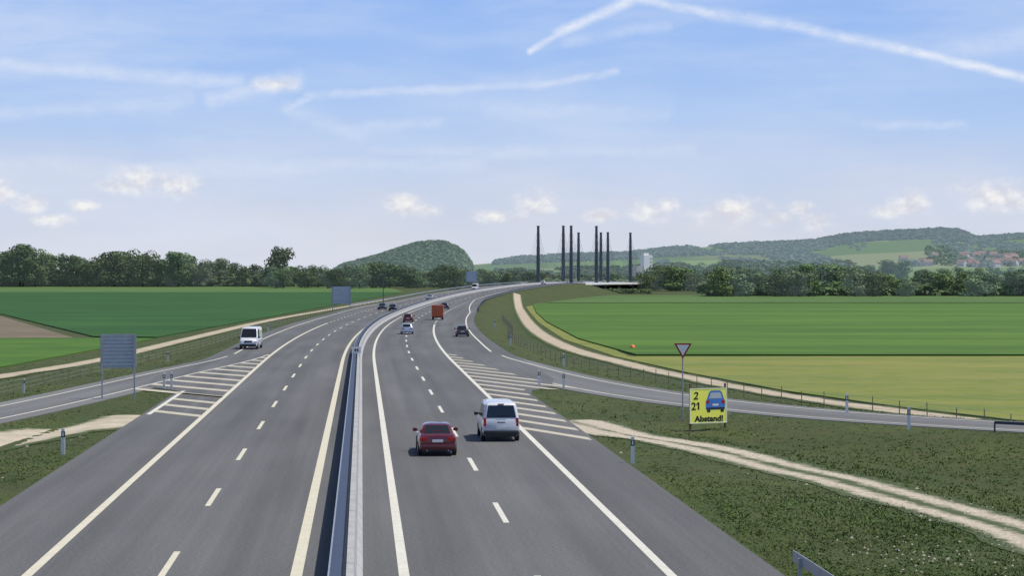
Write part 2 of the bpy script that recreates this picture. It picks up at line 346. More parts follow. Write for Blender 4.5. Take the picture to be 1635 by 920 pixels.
def rutmat():
    m,nt,b=newmat('rutted_gravel');N=nt.nodes;L=nt.links;b.inputs['Roughness'].default_value=.95
    tc=N.new('ShaderNodeTexCoord');sp=N.new('ShaderNodeSeparateXYZ');L.new(tc.outputs['UV'],sp.inputs[0])
    ab=N.new('ShaderNodeMath');ab.operation='ABSOLUTE';L.new(sp.outputs['X'],ab.inputs[0])
    n=N.new('ShaderNodeTexNoise');n.inputs['Scale'].default_value=1.3;n.inputs['Detail'].default_value=8;n.inputs['Roughness'].default_value=.75;L.new(tc.outputs['Object'],n.inputs['Vector'])
    sb=N.new('ShaderNodeMath');sb.operation='SUBTRACT';L.new(ab.outputs[0],sb.inputs[0]);sb.inputs[1].default_value=1.1
    a2=N.new('ShaderNodeMath');a2.operation='ABSOLUTE';L.new(sb.outputs[0],a2.inputs[0])
    ad=N.new('ShaderNodeMath');ad.operation='ADD';L.new(a2.outputs[0],ad.inputs[0])
    ns=N.new('ShaderNodeMath');ns.operation='MULTIPLY';ns.inputs[1].default_value=2.4;L.new(n.outputs['Fac'],ns.inputs[0]);L.new(ns.outputs[0],ad.inputs[1])
    yr=N.new('ShaderNodeMapRange');yr.inputs['From Min'].default_value=6;yr.inputs['From Max'].default_value=26;yr.inputs['To Min'].default_value=-.4;yr.inputs['To Max'].default_value=0;L.new(sp.outputs['Y'],yr.inputs['Value'])
    a3=N.new('ShaderNodeMath');a3.operation='ADD';L.new(ad.outputs[0],a3.inputs[0]);L.new(yr.outputs[0],a3.inputs[1])
    mr=N.new('ShaderNodeMapRange');mr.inputs['From Min'].default_value=1.45;mr.inputs['From Max'].default_value=2.1;mr.inputs['To Max'].default_value=1.;L.new(a3.outputs[0],mr.inputs['Value'])
    n2=N.new('ShaderNodeTexNoise');n2.inputs['Scale'].default_value=7;n2.inputs['Detail'].default_value=5;L.new(tc.outputs['Object'],n2.inputs['Vector'])
    r=N.new('ShaderNodeValToRGB');r.color_ramp.elements[0].position=.35;r.color_ramp.elements[0].color=(.28,.235,.17,1);r.color_ramp.elements[1].position=.65;r.color_ramp.elements[1].color=(.50,.44,.35,1);L.new(n2.outputs['Fac'],r.inputs['Fac'])
    mx=N.new('ShaderNodeMix');mx.data_type='RGBA';L.new(mr.outputs[0],mx.inputs['Factor']);L.new(r.outputs['Color'],mx.inputs['A']);mx.inputs['B'].default_value=(*GR,1)
    L.new(mx.outputs['Result'],b.inputs['Base Color']);return m
M['rut']=rutmat()
track(TS,2.5,M['rut'],'rutted stony service track on the right verge',dr=.028,wf=lambda s:1.0+.15*math.exp(-s/9),cols=12)
track(TS2,3.4,M['gravel'],'short sandy stony service track on the left verge',dr=.028,wf=lambda s:1.0,cols=12)
def field(pts,h,mat,label,name='field'):
    mb=MB(); mb.poly([(x,y,FZ+h) for x,y in pts])
    n=len(pts)
    for i in range(n):
        a,b=pts[i],pts[(i+1)%n]; mb.quad((*a,FZ+h),(*b,FZ+h),(*b,FZ-.2),(*a,FZ-.2))
    o=mb.build(name,mat); return tag(o,label,'field',kind='structure')
def tx(P,Y): 
    e=P[np.argsort(P[:,1])]; return float(np.interp(Y,e[:,1],e[:,0]))
mead=[(tx(TR,Y)+2.1,Y) for Y in (135,150,170,200,240,300,400,500,646)]+[(9,646),(9,400),(14,240),(400,240),(400,110),(70,113)]
field(mead,.06,M['meadow'],'yellow green mown meadow on the near right')
field([(15,241),(10,300),(7,400),(6,500),(6.5,644),(700,644),(400,241)],.24,M['crop_r'],'bright green cereal field on the right')
field([(7,662),(10,880),(1200,880),(700,662)],.15,M['crop_far'],'far strip of green field before the right hand trees')
field([(-54,170),(-54,304),(-400,304),(-400,100),(-60,120)],.12,M['bright_l'],'bright green field strip on the near left')
field([(-54.5,307),(-65,311),(-121,476),(-420,478),(-900,1000),(-54,1000)],.2,M['crop_l'],'dark green cereal field on the left')
field([(-67,307),(-122,474),(-420,476),(-400,307)],.05,M['soil'],'bare brown soil patch at the left edge')
field([(-54,1012),(-1100,1012),(-1400,1420),(-90,1420)],.1,M['crop_far'],'lighter green field below the left hand tree line')
# ------------------------------------------------------------------ leaf clouds
def cloud_mesh(name,mat,P,Nn,size,shade,tri=False):
    n=len(P); r=RNG.normal(size=(n,3)); t=np.cross(Nn,r); t/=np.linalg.norm(t,axis=1,keepdims=True)+1e-9; b=np.cross(Nn,t); b/=np.linalg.norm(b,axis=1,keepdims=True)+1e-9
    s=np.asarray(size).reshape(-1,1)*np.ones((n,1)); asp=RNG.uniform(.55,1,(n,1))
    V=np.stack([P-t*s,P-b*s*asp,P+t*s,P+b*s*asp],1).reshape(-1,3)
    me=bpy.data.meshes.new(name); me.from_pydata(V.tolist(),[],np.arange(n*4).reshape(-1,4).tolist())
    a=me.attributes.new('shade','FLOAT','FACE'); a.data.foreach_set('value',np.asarray(shade,dtype=np.float32)); me.materials.append(mat)
    return me
def crown(seed,lobes,n,size):
    r=np.random.default_rng(seed); k=len(lobes); L=np.array(lobes); vol=L[:,3]*L[:,4]; pick=r.choice(k,n,p=vol/vol.sum())
    d=r.normal(size=(n,3)); d/=np.linalg.norm(d,axis=1,keepdims=True); rad=r.uniform(.6,1.03,(n,1))
    P=L[pick,:3]+d*rad*np.stack([L[pick,3],L[pick,3],L[pick,4]],1)
    keep=P[:,2]>.04; P=P[keep];d=d[keep];pick=pick[keep]
    N_=d+r.normal(size=d.shape)*.4+np.array([0,0,.3]); N_/=np.linalg.norm(N_,axis=1,keepdims=True)
    ls=r.uniform(.7,1.35,k); sh=ls[pick]*r.uniform(.75,1.25,len(P))
    return P,N_,size*r.uniform(.6,1.3,len(P)),sh
def lobes(seed,kind):
    r=random.Random(seed); out=[]
    if kind=='round': rr,zc,n=.36,.53,16
    elif kind=='tall': rr,zc,n=.22,.54,14
    elif kind=='bush': rr,zc,n=.5,.45,12
    else: rr,zc,n=.30,.52,15
    for i in range(n):
        z=r.uniform(.14 if kind!='bush' else .10,.86); w=rr*math.sqrt(max(.10,1-((z-zc)/.5)**2)); a=r.uniform(0,6.28); q=r.uniform(.3,.95)*w
        out.append((q*math.cos(a),q*math.sin(a),z,r.uniform(.42,.66)*rr,r.uniform(.10,.17)))
    out.append((0,0,zc,rr*.7,.34)); return out
def trunk_mesh(seed):
    r=random.Random(seed); mb=MB(); mb.tube((0,0,-.03),(0.01,0,.4),.022,.014,7); mb.tube((.01,0,.4),(0,.01,.8),.014,.004,6)
    for i in range(6):
        a=r.uniform(0,6.28); z=r.uniform(.2,.6); mb.tube((0,0,z),(.18*math.cos(a),.18*math.sin(a),z+.18),.008,.003,5)
    me=bpy.data.meshes.new('trunk'); me.from_pydata(mb.v,[],mb.f); me.materials.append(M['bark']); return me
VAR={}
def variants(matname):
    if matname in VAR: return VAR[matname]
    out=[]
    for i,k in enumerate(['round','round','oval','tall','bush','bush','oval','round']):
        P,N_,s,sh=crown(100+i,lobes(i*7+3,k),2100,.029 if k!='bush' else .036)
        out.append((cloud_mesh('crown',M[matname],P,N_,s,sh),trunk_mesh(i),k))
    VAR[matname]=out; return out
def ordinal(n):
    return f"{n}{'th' if 10<=n%100<=20 else {1:'st',2:'nd',3:'rd'}.get(n%10,'th')}"
def tree(x,y,z,h,wide,vi,matname,label,group,rz=None):
    cm,tm,k=variants(matname)[vi]
    r=empty('shrub' if k=='bush' and h<7 else 'tree',(x,y,z),random.uniform(0,6.28),label,'tree',group); r.scale=(h*wide,h*wide,h)
    for nm,meh in (('crown',cm),('trunk',tm)):
        o=bpy.data.objects.new(nm,meh); COL.objects.link(o); o.parent=r
def row(desc,group,pxs,topf,Yf,matname,z=FZ,kinds=None,wmul=1.0,minh=5):
    for i,px in enumerate(sorted(pxs)):
        Y=Yf(px); x=(px-CX)/F*Y; zz=z(x,Y) if callable(z) else z
        top=H+(YH-topf(px))*Y/F; h=max(minh,top-zz)
        tree(x,Y,zz-.3,h*1.03,wmul*random.uniform(.85,1.25),random.choice(kinds or [0,1,2,6,7,4,5]),random.choice(matname) if isinstance(matname,list) else matname,f"{desc}, {ordinal(i+1)} from the left",group)
def jit(a,b,st,j=.4): return [p+random.uniform(-j,j)*st for p in np.arange(a,b,st)]
ti=lambda xs,ys,lo=-3,hi=6:(lambda px:float(np.interp(px,xs,ys))+random.uniform(lo,hi))
topL=ti([-150,0,15,35,60,85,110,135,150,175,200,228,250,265,285,300,325,360,385,405,430],[398,396,390,388,402,408,404,410,414,404,401,400,414,408,401,403,410,408,414,420,420],-2,9)
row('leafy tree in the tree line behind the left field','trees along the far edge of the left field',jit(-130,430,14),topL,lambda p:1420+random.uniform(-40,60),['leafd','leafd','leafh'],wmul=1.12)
for (px,top,vi) in ((446,392,2),(32,387,1),(228,399,7),(285,400,6)):
    Y=1375; tree((px-CX)/F*Y,Y,FZ,(H+(YH-top)*Y/F-FZ)/.97,1.1,vi,'leafd',{446:'tallest dark tree at the right end of the left tree line',32:'tall dark tree in the tree line near the left edge of the photo',228:'tall round tree in the middle of the left tree line',285:'tall pale tree left of the gap in the left tree line'}[px],None)
topM=ti([440,480,500,540,580,600,640,690,720,760,800,850,900],[425,424,426,422,425,417,423,429,423,431,429,428,438])
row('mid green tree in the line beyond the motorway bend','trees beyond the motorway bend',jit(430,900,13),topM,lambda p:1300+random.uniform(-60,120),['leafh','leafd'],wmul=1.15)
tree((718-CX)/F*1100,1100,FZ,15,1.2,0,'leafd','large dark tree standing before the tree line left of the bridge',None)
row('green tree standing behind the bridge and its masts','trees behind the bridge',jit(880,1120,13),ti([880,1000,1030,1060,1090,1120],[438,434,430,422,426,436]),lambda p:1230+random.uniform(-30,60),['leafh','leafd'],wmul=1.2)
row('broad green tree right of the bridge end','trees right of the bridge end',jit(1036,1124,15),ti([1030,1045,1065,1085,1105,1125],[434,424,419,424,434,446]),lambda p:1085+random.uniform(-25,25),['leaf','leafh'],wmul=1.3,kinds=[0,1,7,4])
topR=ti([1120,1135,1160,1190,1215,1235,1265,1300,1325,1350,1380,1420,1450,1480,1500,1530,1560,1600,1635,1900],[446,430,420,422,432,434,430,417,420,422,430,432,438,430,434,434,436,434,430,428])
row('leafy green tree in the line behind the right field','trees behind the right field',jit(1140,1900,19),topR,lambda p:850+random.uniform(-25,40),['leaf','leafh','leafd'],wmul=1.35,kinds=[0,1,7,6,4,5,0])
# right slope terrain
rp=([-3000,480,780,830,870,940,1000,1080,1190,1250,1300,1350,1400,1500,1530,1560,1600,1635,1800,2200,3500],[440,440,421,413,410,408,406,397,391,389,386,377,373,368,369,381,378,376,368,384,390])
def hz(x,y):
    x=np.asarray(x,float);y=np.asarray(y,float); px=CX+F*x/np.maximum(y,1); row_=np.interp(px,*rp); zt=H+(YH-row_)*4500/F
    t=np.clip((y-1750)/(4500-1750),0,1)**1.35; back=np.clip((y-4500)/2500,0,1)
    z=-1.9+(zt+1.9)*t*(1-back*.8)+t*(1-t)*14*np.sin(px*.013+y*.0021)*np.clip((px-900)/300,0,1)
    return z
azs=np.linspace(-.9,.9,260); ys=np.concatenate([np.linspace(1750,4500,44),np.linspace(4600,7000,8)])
AZ,YS=np.meshgrid(azs,ys); XH=AZ*YS; ZH=hz(XH,YS)
me=bpy.data.meshes.new('hills'); n1,n2=len(azs),len(ys); idx=np.arange(n1*n2).reshape(n2,n1)
me.from_pydata(np.stack([XH,YS,ZH],-1).reshape(-1,3).tolist(),[],np.stack([idx[:-1,:-1],idx[:-1,1:],idx[1:,1:],idx[1:,:-1]],-1).reshape(-1,4).tolist())
me.polygons.foreach_set('use_smooth',[True]*len(me.polygons))
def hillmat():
    m,nt,b=newmat('hill_fields_haze');N=nt.nodes;L=nt.links;b.inputs['Roughness'].default_value=1;b.inputs['Specular IOR Level'].default_value=0
    haze_glow(b,(.105,.135,.155))  # even bluish emission paints haze over the hillside
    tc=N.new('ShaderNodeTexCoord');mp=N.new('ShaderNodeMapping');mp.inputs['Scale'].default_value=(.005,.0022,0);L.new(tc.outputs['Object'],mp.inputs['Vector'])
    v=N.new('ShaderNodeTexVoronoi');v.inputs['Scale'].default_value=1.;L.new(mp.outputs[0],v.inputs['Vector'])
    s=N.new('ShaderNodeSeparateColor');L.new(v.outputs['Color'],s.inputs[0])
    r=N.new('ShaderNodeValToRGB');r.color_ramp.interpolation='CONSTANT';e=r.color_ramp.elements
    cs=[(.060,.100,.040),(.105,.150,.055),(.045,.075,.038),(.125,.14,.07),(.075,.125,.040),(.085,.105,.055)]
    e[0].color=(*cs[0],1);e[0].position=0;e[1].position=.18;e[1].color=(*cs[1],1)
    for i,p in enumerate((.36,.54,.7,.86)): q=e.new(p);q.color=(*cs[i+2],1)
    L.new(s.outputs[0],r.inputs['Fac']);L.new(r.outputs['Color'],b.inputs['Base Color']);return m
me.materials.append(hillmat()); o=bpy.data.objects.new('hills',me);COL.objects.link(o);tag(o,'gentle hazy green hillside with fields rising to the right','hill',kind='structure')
# wooded hill
HX,HY=(-129,3000.)
hp=([540,575,610,635,660,690,712,728,740,748,754],[424,415,405,397,389,384,386,393,402,414,426])
def h1(x,y):
    px=CX+F*np.asarray(x)/3000.; r_=np.interp(px,*hp); z=H+(YH-r_)*3000/F; e=np.exp(-((np.asarray(y)-HY)/150.)**2)
    return -2.2+(z-4+3)*e*np.clip((430-r_)/8,0,1)
xs=np.linspace(-300,-40,70);yy=np.linspace(2650,3350,30);A,B=np.meshgrid(xs,yy);C=h1(A,B);idx=np.arange(len(xs)*len(yy)).reshape(len(yy),len(xs))
me=bpy.data.meshes.new('wooded_hill');me.from_pydata(np.stack([A,B,C],-1).reshape(-1,3).tolist(),[],np.stack([idx[:-1,:-1],idx[:-1,1:],idx[1:,1:],idx[1:,:-1]],-1).reshape(-1,4).tolist())
me.materials.append(plain('hill_floor',(.035,.055,.03),1,haze_col=(.068,.098,.105)));o=bpy.data.objects.new('wooded_hill',me);COL.objects.link(o);tag(o,'rounded wooded hill left of the bridge','hill',kind='structure')  # hill floor gets the same painted haze emission as its woodland
def forest(label,x,y,z,r,mat,k=16,qs=.32,con=.3):
    n=len(x); c=np.stack([x,y,z],1); d=RNG.normal(size=(n,k,3)); d[...,2]=np.abs(d[...,2]); d/=np.linalg.norm(d,axis=2,keepdims=True)
    P=(c[:,None,:]+d*r.reshape(n,1,1)*np.array([1,1,1.1])*RNG.uniform(.75,1.03,(n,k,1))).reshape(-1,3)
    N_=(d*.7+np.array([0,0,.5])+RNG.normal(size=d.shape)*.15).reshape(-1,3);N_/=np.linalg.norm(N_,axis=1,keepdims=True)
    sh=(RNG.uniform(1-con,1+con,(n,1))*RNG.uniform(.88,1.12,(n,k))).ravel()
    me=cloud_mesh('forest',mat,P,N_,np.repeat(r*qs*1.6,k),sh)
    o=bpy.data.objects.new('forest',me);COL.objects.link(o);tag(o,label,'forest',kind='stuff');return o
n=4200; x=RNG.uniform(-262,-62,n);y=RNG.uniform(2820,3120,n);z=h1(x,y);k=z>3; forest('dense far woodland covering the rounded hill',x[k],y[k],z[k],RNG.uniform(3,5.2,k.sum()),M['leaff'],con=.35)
def px_forest(label,p0,p1,y0,y1,n,mat,dens=None,r0=4.5,r1=8):
    px=RNG.uniform(p0,p1,n);y=RNG.uniform(y0,y1,n);x=(px-CX)/F*y;z=hz(x,y)
    nn=np.sin(px*.021)+np.sin(px*.05+y*.004)+RNG.uniform(-.6,.6,n); k=nn>(dens if dens is not None else -9)
    return forest(label,x[k],y[k],z[k],RNG.uniform(r0,r1,k.sum()),mat,con=.25)
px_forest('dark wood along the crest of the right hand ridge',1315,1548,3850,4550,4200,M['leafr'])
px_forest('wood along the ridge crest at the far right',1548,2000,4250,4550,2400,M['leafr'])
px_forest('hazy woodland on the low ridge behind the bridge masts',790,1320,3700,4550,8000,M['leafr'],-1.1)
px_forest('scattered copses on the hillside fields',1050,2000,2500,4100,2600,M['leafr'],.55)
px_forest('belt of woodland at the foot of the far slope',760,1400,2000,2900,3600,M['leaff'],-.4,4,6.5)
def under(label,p0,p1,Y0,Y1,n,mat,hmax=4.5):
    px=RNG.uniform(p0,p1,n);y=RNG.uniform(Y0,Y1,n);x=(px-CX)/F*y
    return forest(label,x,y,np.full(n,FZ+.3)+RNG.uniform(0,hmax*.35,n),RNG.uniform(1.6,hmax,n)*.8,mat,k=20,qs=.26)
under('low bushes under the left tree line',-160,900,1400,1480,2600,M['leafd'],8)
under('low bushes under the right tree line',1125,1920,845,880,1000,M['leaf'],4.8)
under('low bushes around the end of the bridge',860,1140,1165,1240,600,M['leafh'],6)
under('low scrub growing beneath the bridge deck',905,1040,935,975,260,M['leaf'],1.9)
topB=ti([1040,1100,1160,1200,1300,1400,1425,1460,1500,1900],[426,426,414,424,422,422,406,424,426,428])
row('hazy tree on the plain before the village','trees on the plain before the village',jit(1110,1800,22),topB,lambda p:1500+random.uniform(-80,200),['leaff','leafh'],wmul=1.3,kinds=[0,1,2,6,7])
# ------------------------------------------------------------------ distant buildings
HB=(.10,.12,.14)  # emission tint painted on distant buildings as haze
M['wallw']=plain('render_white',(.36,.35,.34),.9,haze_col=HB);M['wallc']=plain('render_cream',(.30,.27,.24),.9,haze_col=HB);M['roof']=plain('roof_tile',(.145,.080,.065),.9,noise=.25,nscale=.5,haze_col=HB);M['roofd']=plain('roof_brown',(.10,.08,.07),.9,noise=.2,haze_col=HB);M['pane']=plain('house_window',(.06,.07,.09),.3,haze_col=HB)
def house(w,d,h,rh,wall,roofm):
    r=empty('house',(0,0,0)); MB().box((0,0,h/2-1),(w,d,h+2)).build('wall',wall,r)
    mb=MB(); e=.6
    for s in(-1,1): mb.quad((-w/2-e,s*(d/2+e),h-.4),(w/2+e,s*(d/2+e),h-.4),(w/2+e,0,h+rh),(-w/2-e,0,h+rh))
    ro=mb.build('roof',roofm,r)
    gb=MB()
    for s in(-1,1): gb.poly([(s*w/2,-d/2,h),(s*w/2,d/2,h),(s*w/2,0,h+rh-.3)])
    gb.build('gable',wall,r); MB().box((w*.2,d*.12,h+rh*.9),(.8,.8,1.8)).build('chimney',wall,ro)
    for i in range(3):
        for k in range(max(1,int(h//2.8))): MB().box((-w/2+w*(i+.5)/3,-d/2-.03,1.5+2.8*k),(1.2,.08,1.3)).build('window',M['pane'],r)
    return r
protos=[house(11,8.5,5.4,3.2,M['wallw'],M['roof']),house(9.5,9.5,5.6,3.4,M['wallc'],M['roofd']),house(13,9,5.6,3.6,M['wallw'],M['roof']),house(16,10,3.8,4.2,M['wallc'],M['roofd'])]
hs=[];used=set()
for i in range(54):
    px=random.uniform(1535,1760) if i<50 else random.uniform(1440,1535); rowp=random.uniform(410,429); 
    Y=2400
    while Y<4000 and YH-(float(hz((px-CX)/F*Y,Y))-H)*F/Y>rowp: Y+=20
    hs.append((px,Y))
hs.sort()
names=['white house with red tiled roof','cream house with brown pyramid like roof','long white house with red roof','low cream farmhouse with big brown roof']
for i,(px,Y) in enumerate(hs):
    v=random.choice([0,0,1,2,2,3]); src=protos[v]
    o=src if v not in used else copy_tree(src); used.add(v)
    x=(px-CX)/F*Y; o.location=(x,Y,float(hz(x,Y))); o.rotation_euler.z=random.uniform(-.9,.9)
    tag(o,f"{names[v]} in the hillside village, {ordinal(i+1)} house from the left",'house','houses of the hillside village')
for v in range(4):
    if v not in used:
        for c in list(protos[v].children_recursive): bpy.data.objects.remove(c)
        bpy.data.objects.remove(protos[v])
nv=700;px=RNG.uniform(1480,1780,nv);y=RNG.uniform(2500,3300,nv);x=(px-CX)/F*y
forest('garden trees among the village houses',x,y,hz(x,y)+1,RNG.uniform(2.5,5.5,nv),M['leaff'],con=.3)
M['silo']=plain('silo_white',(.66,.65,.64),.8,noise=.03,haze_col=(.09,.10,.11))  # silo wall also emits a painted haze tint
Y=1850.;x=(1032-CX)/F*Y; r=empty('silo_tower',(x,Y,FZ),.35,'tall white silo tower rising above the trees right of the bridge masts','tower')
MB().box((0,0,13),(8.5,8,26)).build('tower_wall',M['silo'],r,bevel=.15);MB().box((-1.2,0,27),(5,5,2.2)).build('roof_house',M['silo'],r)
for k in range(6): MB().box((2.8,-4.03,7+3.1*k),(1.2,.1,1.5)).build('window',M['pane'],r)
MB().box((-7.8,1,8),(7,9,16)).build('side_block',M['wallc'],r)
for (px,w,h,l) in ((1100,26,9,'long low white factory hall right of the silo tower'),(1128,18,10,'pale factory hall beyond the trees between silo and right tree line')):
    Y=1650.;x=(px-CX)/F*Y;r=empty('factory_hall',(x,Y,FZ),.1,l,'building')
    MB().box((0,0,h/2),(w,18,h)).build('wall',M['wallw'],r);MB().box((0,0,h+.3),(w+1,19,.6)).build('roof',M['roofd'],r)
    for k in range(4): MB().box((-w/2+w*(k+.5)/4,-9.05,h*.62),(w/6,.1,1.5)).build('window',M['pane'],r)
# ------------------------------------------------------------------ bridge
r=empty('road_bridge',pt(1020,0,0)[:2]+(0,),0,'long flat motorway bridge with pale edge carrying the road beyond the bend','bridge')
def child(mb,name,mat,par,**k):
    ox,oy,oz=par.location; mb.v=[(a-ox,b-oy,c-oz) for a,b,c in mb.v]; return mb.build(name,mat,par,**k)
fr=mframes(915,1160,6)
child(sweep(MB(),fr,[(-14.6,-.16),(14.6,-.16),(12.6,-1.25),(-12.6,-1.25)],closed=True,cap=True),'deck',M['concrete'],r)
for s in(-1,1):
    child(sweep(MB(),fr,[(s*14.62,-.70),(s*14.62,.3),(s*15.1,.3),(s*15.1,-.70)],closed=True,cap=True),'edge_beam',M['white'],r)
    child(sweep(MB(),fr,[(s*14.8,1.05),(s*14.8,1.12),(s*14.88,1.12),(s*14.88,1.05)],closed=True),'handrail',M['steel'],r)
for Y in (940,985,1030,1075,1120):
    for o_ in (-8,8):
        p=pt(Y,o_); mb=MB().box((p[0],p[1],(p[2]-1.2+FZ-.5)/2),(1.6,1.2,p[2]-1.2-FZ+.5)); child(mb,'pier',M['concrete'],r)
def pylon(Y,o_,top,label):
    p=pt(Y,o_); r=empty('bridge_mast',p,-math.atan(float(Cs(Y))),label,'mast','dark masts of the bridge'); h=top-p[2]
    MB().loft([[(a*w,b*w,z) for a,b in((-1,-1),(1,-1),(1,1),(-1,1))] for z,w in((-1.6,.80),(0,.80),(h*.5,.72),(h,.52))]).build('mast',M['mast'],r)
    MB().box((0,0,h+.2),(1.3,1.3,.4)).build('mast_head',M['mast'],r)
    for sg in(-1,1):
        for k in range(4): MB().tube((0,sg*.4,h*(.97-.09*k)),(0,sg*(38-8*k),.2),.05,n=5).build('stay_cable',M['mast'],r)
for (Y,o_,top,l) in ((960,-14.1,30.6,'leftmost tall dark bridge mast'),(960,-1.9,30.6,'dark bridge mast, second from the left in the near row of four'),(960,1.9,30.6,'dark bridge mast, third from the left in the near row of four'),(960,14.1,30.4,'tall dark bridge mast at right of the near row of four'),
    (1075,-14.1,29.7,'shorter looking dark bridge mast at left of the far row'),(1075,-1.9,29.7,'dark bridge mast in the far row, second of four'),(1075,1.9,29.8,'dark bridge mast in the far row, third of four'),(1075,14.1,29.5,'rightmost dark bridge mast')):
    pylon(Y,o_,top,l)
# ------------------------------------------------------------------ median barrier, guard rails, fences
r=empty('median_barrier',(0,0,0),0,'long concrete median barrier with dark steel rail between the carriageways','barrier')
fr=mframes(25,190,6)+mframes(196,1200,8)
sweep(MB(),fr,[(.38,0),(.38,.09),(.21,.32),(.14,.74),(-.06,.74),(-.12,.3),(-.2,0)]).build('concrete_wall',M['concrete'],r,fix=False)
jb=MB()
for Y in np.arange(30,240,3.0):
    for (o1,z1,o2,z2) in ((.384,.09,.214,.32),(.214,.32,.144,.743),(.144,.743,-.06,.743)):
        q=[pt(Y,o1,z1),pt(Y+.035,o1,z1),pt(Y+.035,o2,z2),pt(Y,o2,z2)]; jb.quad(*q)
o=jb.build('panel_joint',M['dark'],r,fix=False); o['kind']='stuff'
sweep(MB(),fr,[(-.18,.50),(-.18,.58),(-.24,.62),(-.18,.66),(-.18,.92),(-.48,.92),(-.48,.66),(-.42,.62),(-.48,.58),(-.48,.50)],closed=True).build('steel_rail',M['dsteel'],r,fix=False)
sweep(MB(),fr,[(-.515,.90),(-.515,.94),(-.47,.94),(-.47,.90)],closed=True).build('top_trim',M['steel'],r,fix=False)
pb=MB()
for Y in np.arange(30,700,4.): p=pt(Y,-.35,.25); pb.box(p,(.1,.12,.5))
o=pb.build('post',M['dsteel'],r); o['kind']='stuff'
def guard(a,b,off,mat,label,step=8):
    p0=pt(a,off if not callable(off) else off(a)); r=empty('guard_rail',p0,0,label,'guard rail')
    f_=off if callable(off) else (lambda Y:off)
    child(sweep(MB(),mframes(a,b,6),lambda f:[(f_(f[5])+q,z) for q,z in((0,.45),(.06,.52),(0,.60),(.06,.68),(0,.76),(-.03,.76),(-.03,.45))],closed=True,cap=True),'rail',mat,r)
    for Y in np.arange(a+.5,b,step):
        p=pt(Y,f_(Y)-.07,.2); child(MB().box(p,(.09,.12,.95)),'post',mat,r)
guard(470,925,lambda Y:float(Lo(Y))-.4,M['steel'],'long steel guard rail on the outer left edge of the bend')
guard(430,925,lambda Y:float(Ro(Y))+.4,M['dsteel'],'long dark guard rail on the outer right edge of the bend')
guard(30,55.6,12.5,M['steel'],'steel guard rail end in the bottom right corner',4)
def rail_poly(P,label,mat,sp=3.,h=.75):
    P=np.array(P); fr=pframes(P,0.); r=empty('guard_rail',(P[0][0],P[0][1],0),0,label,'guard rail')
    mb=MB(); sweep(mb,fr,[(0,.40),(.04,.45),(0,.50),(.04,.54),(0,.56),(-.03,.56),(-.03,.40)],closed=True,cap=True); child(mb,'rail',mat,r)
    for i in range(len(P)-1):
        if i%2==0: child(MB().box((P[i][0],P[i][1],.05),(.08,.08,.9)),'post',mat,r)
rr=[(f[0]+f[3]*4.0,f[1]+f[4]*4.0) for f in pframes(RR) if f[0]>28 and f[0]<75]
rr2=[(f[0]-f[3]*4.0,f[1]-f[4]*4.0) for f in pframes(RR) if f[0]>28 and f[0]<75]
near=rr if rr[0][1]<rr2[0][1] else rr2
rail_poly(near,'dark guard rail on the near edge of the right slip road at photo edge',M['dsteel'])
def fence(P,label,h=1.2,sp=3.5,maxn=95,topz=None):
    P=catmull(P,6); r=empty('wire_fence',(P[0][0],P[0][1],gz(*P[0])),0,label,'fence')
    d=np.concatenate([[0],np.cumsum(np.hypot(*(P[1:]-P[:-1]).T))]); sp=max(sp,d[-1]/maxn)
    S=np.arange(0,d[-1],sp); Q=[(float(np.interp(s,d,P[:,0])),float(np.interp(s,d,P[:,1]))) for s in S]; Q=[(x,y,gz(x,y)) for x,y in Q]
    for x,y,z in Q: child(MB().tube((x,y,z-.2),(x+random.uniform(-.05,.05),y,z+h*random.uniform(.9,1.1)),.038,.032,6),'post',M['fence'],r)
    for k in(.35,.65,.95):
        mb=MB()
        for a,b in zip(Q[:-1],Q[1:]): mb.tube((a[0],a[1],a[2]+h*k),(b[0],b[1],b[2]+h*k),.008,n=3)
        child(mb,'wire',M['steel'],r)
fence([(Cx(420)+21,420),(Cx(330)+22,330),gp(812,548,-1.2),gp(860,572,-1.4),gp(940,592,-1.4),gp(1050,610,-1.4),gp(1200,633,-1.4),gp(1350,653,-1.4),gp(1540,674,-1.3),(36,115.5),(52,106)],'post and wire fence between right slip road and farm track')
fence([(Cx(560)-20,560),(Cx(420)-20,420),(-41,300),(-40.5,230),(-41,190),(-42,150),(-45,110)],'post and wire fence between left slip road and farm track')
# ------------------------------------------------------------------ delineators
def delineator():
    r=empty('delineator_post',(0,0,0))
    def sec(z,s=1): return [(-.06*s,-.04,z),(.06*s,-.04,z),(.05*s,.05,z),(-.05*s,.05,z)]
    MB().loft([sec(-.15),sec(.72)]).build('post',M['white'],r);MB().loft([sec(.72,1.02),sec(.97,1.02)]).build('black_band',M['black'],r)
    MB().loft([sec(.97),sec(1.1,.8)]).build('cap',M['white'],r);MB().box((0,-.046,.85),(.05,.012,.16)).build('reflector',M['lampw'],r);return r
dl=[(101,726,'on the left verge by the sandy track'),(38,628,'beyond the left slip road at the photo edge'),(262,622,'left one of the pair at the left grass nose'),(274,621,'right one of the pair at the left grass nose'),(268,579,'behind the left slip road near the fence'),(428,530,'beside the left slip road beyond the white van'),
 (1010,741,'on the right verge by the start of the track'),(1451,686,'beside the right slip road near the photo edge'),(1352,661,'behind the right slip road, right of the banner'),(900,622,'at the right grass nose beside the slip road'),(861,617,'at the tip of the right grass nose'),(900,586,'behind the right slip road above the nose'),(815,551,'on the outer edge of the right merge'),(790,523,'beside the merge lane ahead of the grey car')]
first=delineator();fd=True
for px,py,w in dl:
    p=gpg(px,py); o=first if fd else copy_tree(first); fd=False; o.location=(p[0],p[1],gz(*p)); s=1.12; o.scale=(s*1.3,s*1.3,s); tag(o,'white black banded marker post '+w,'marker post','roadside marker posts')
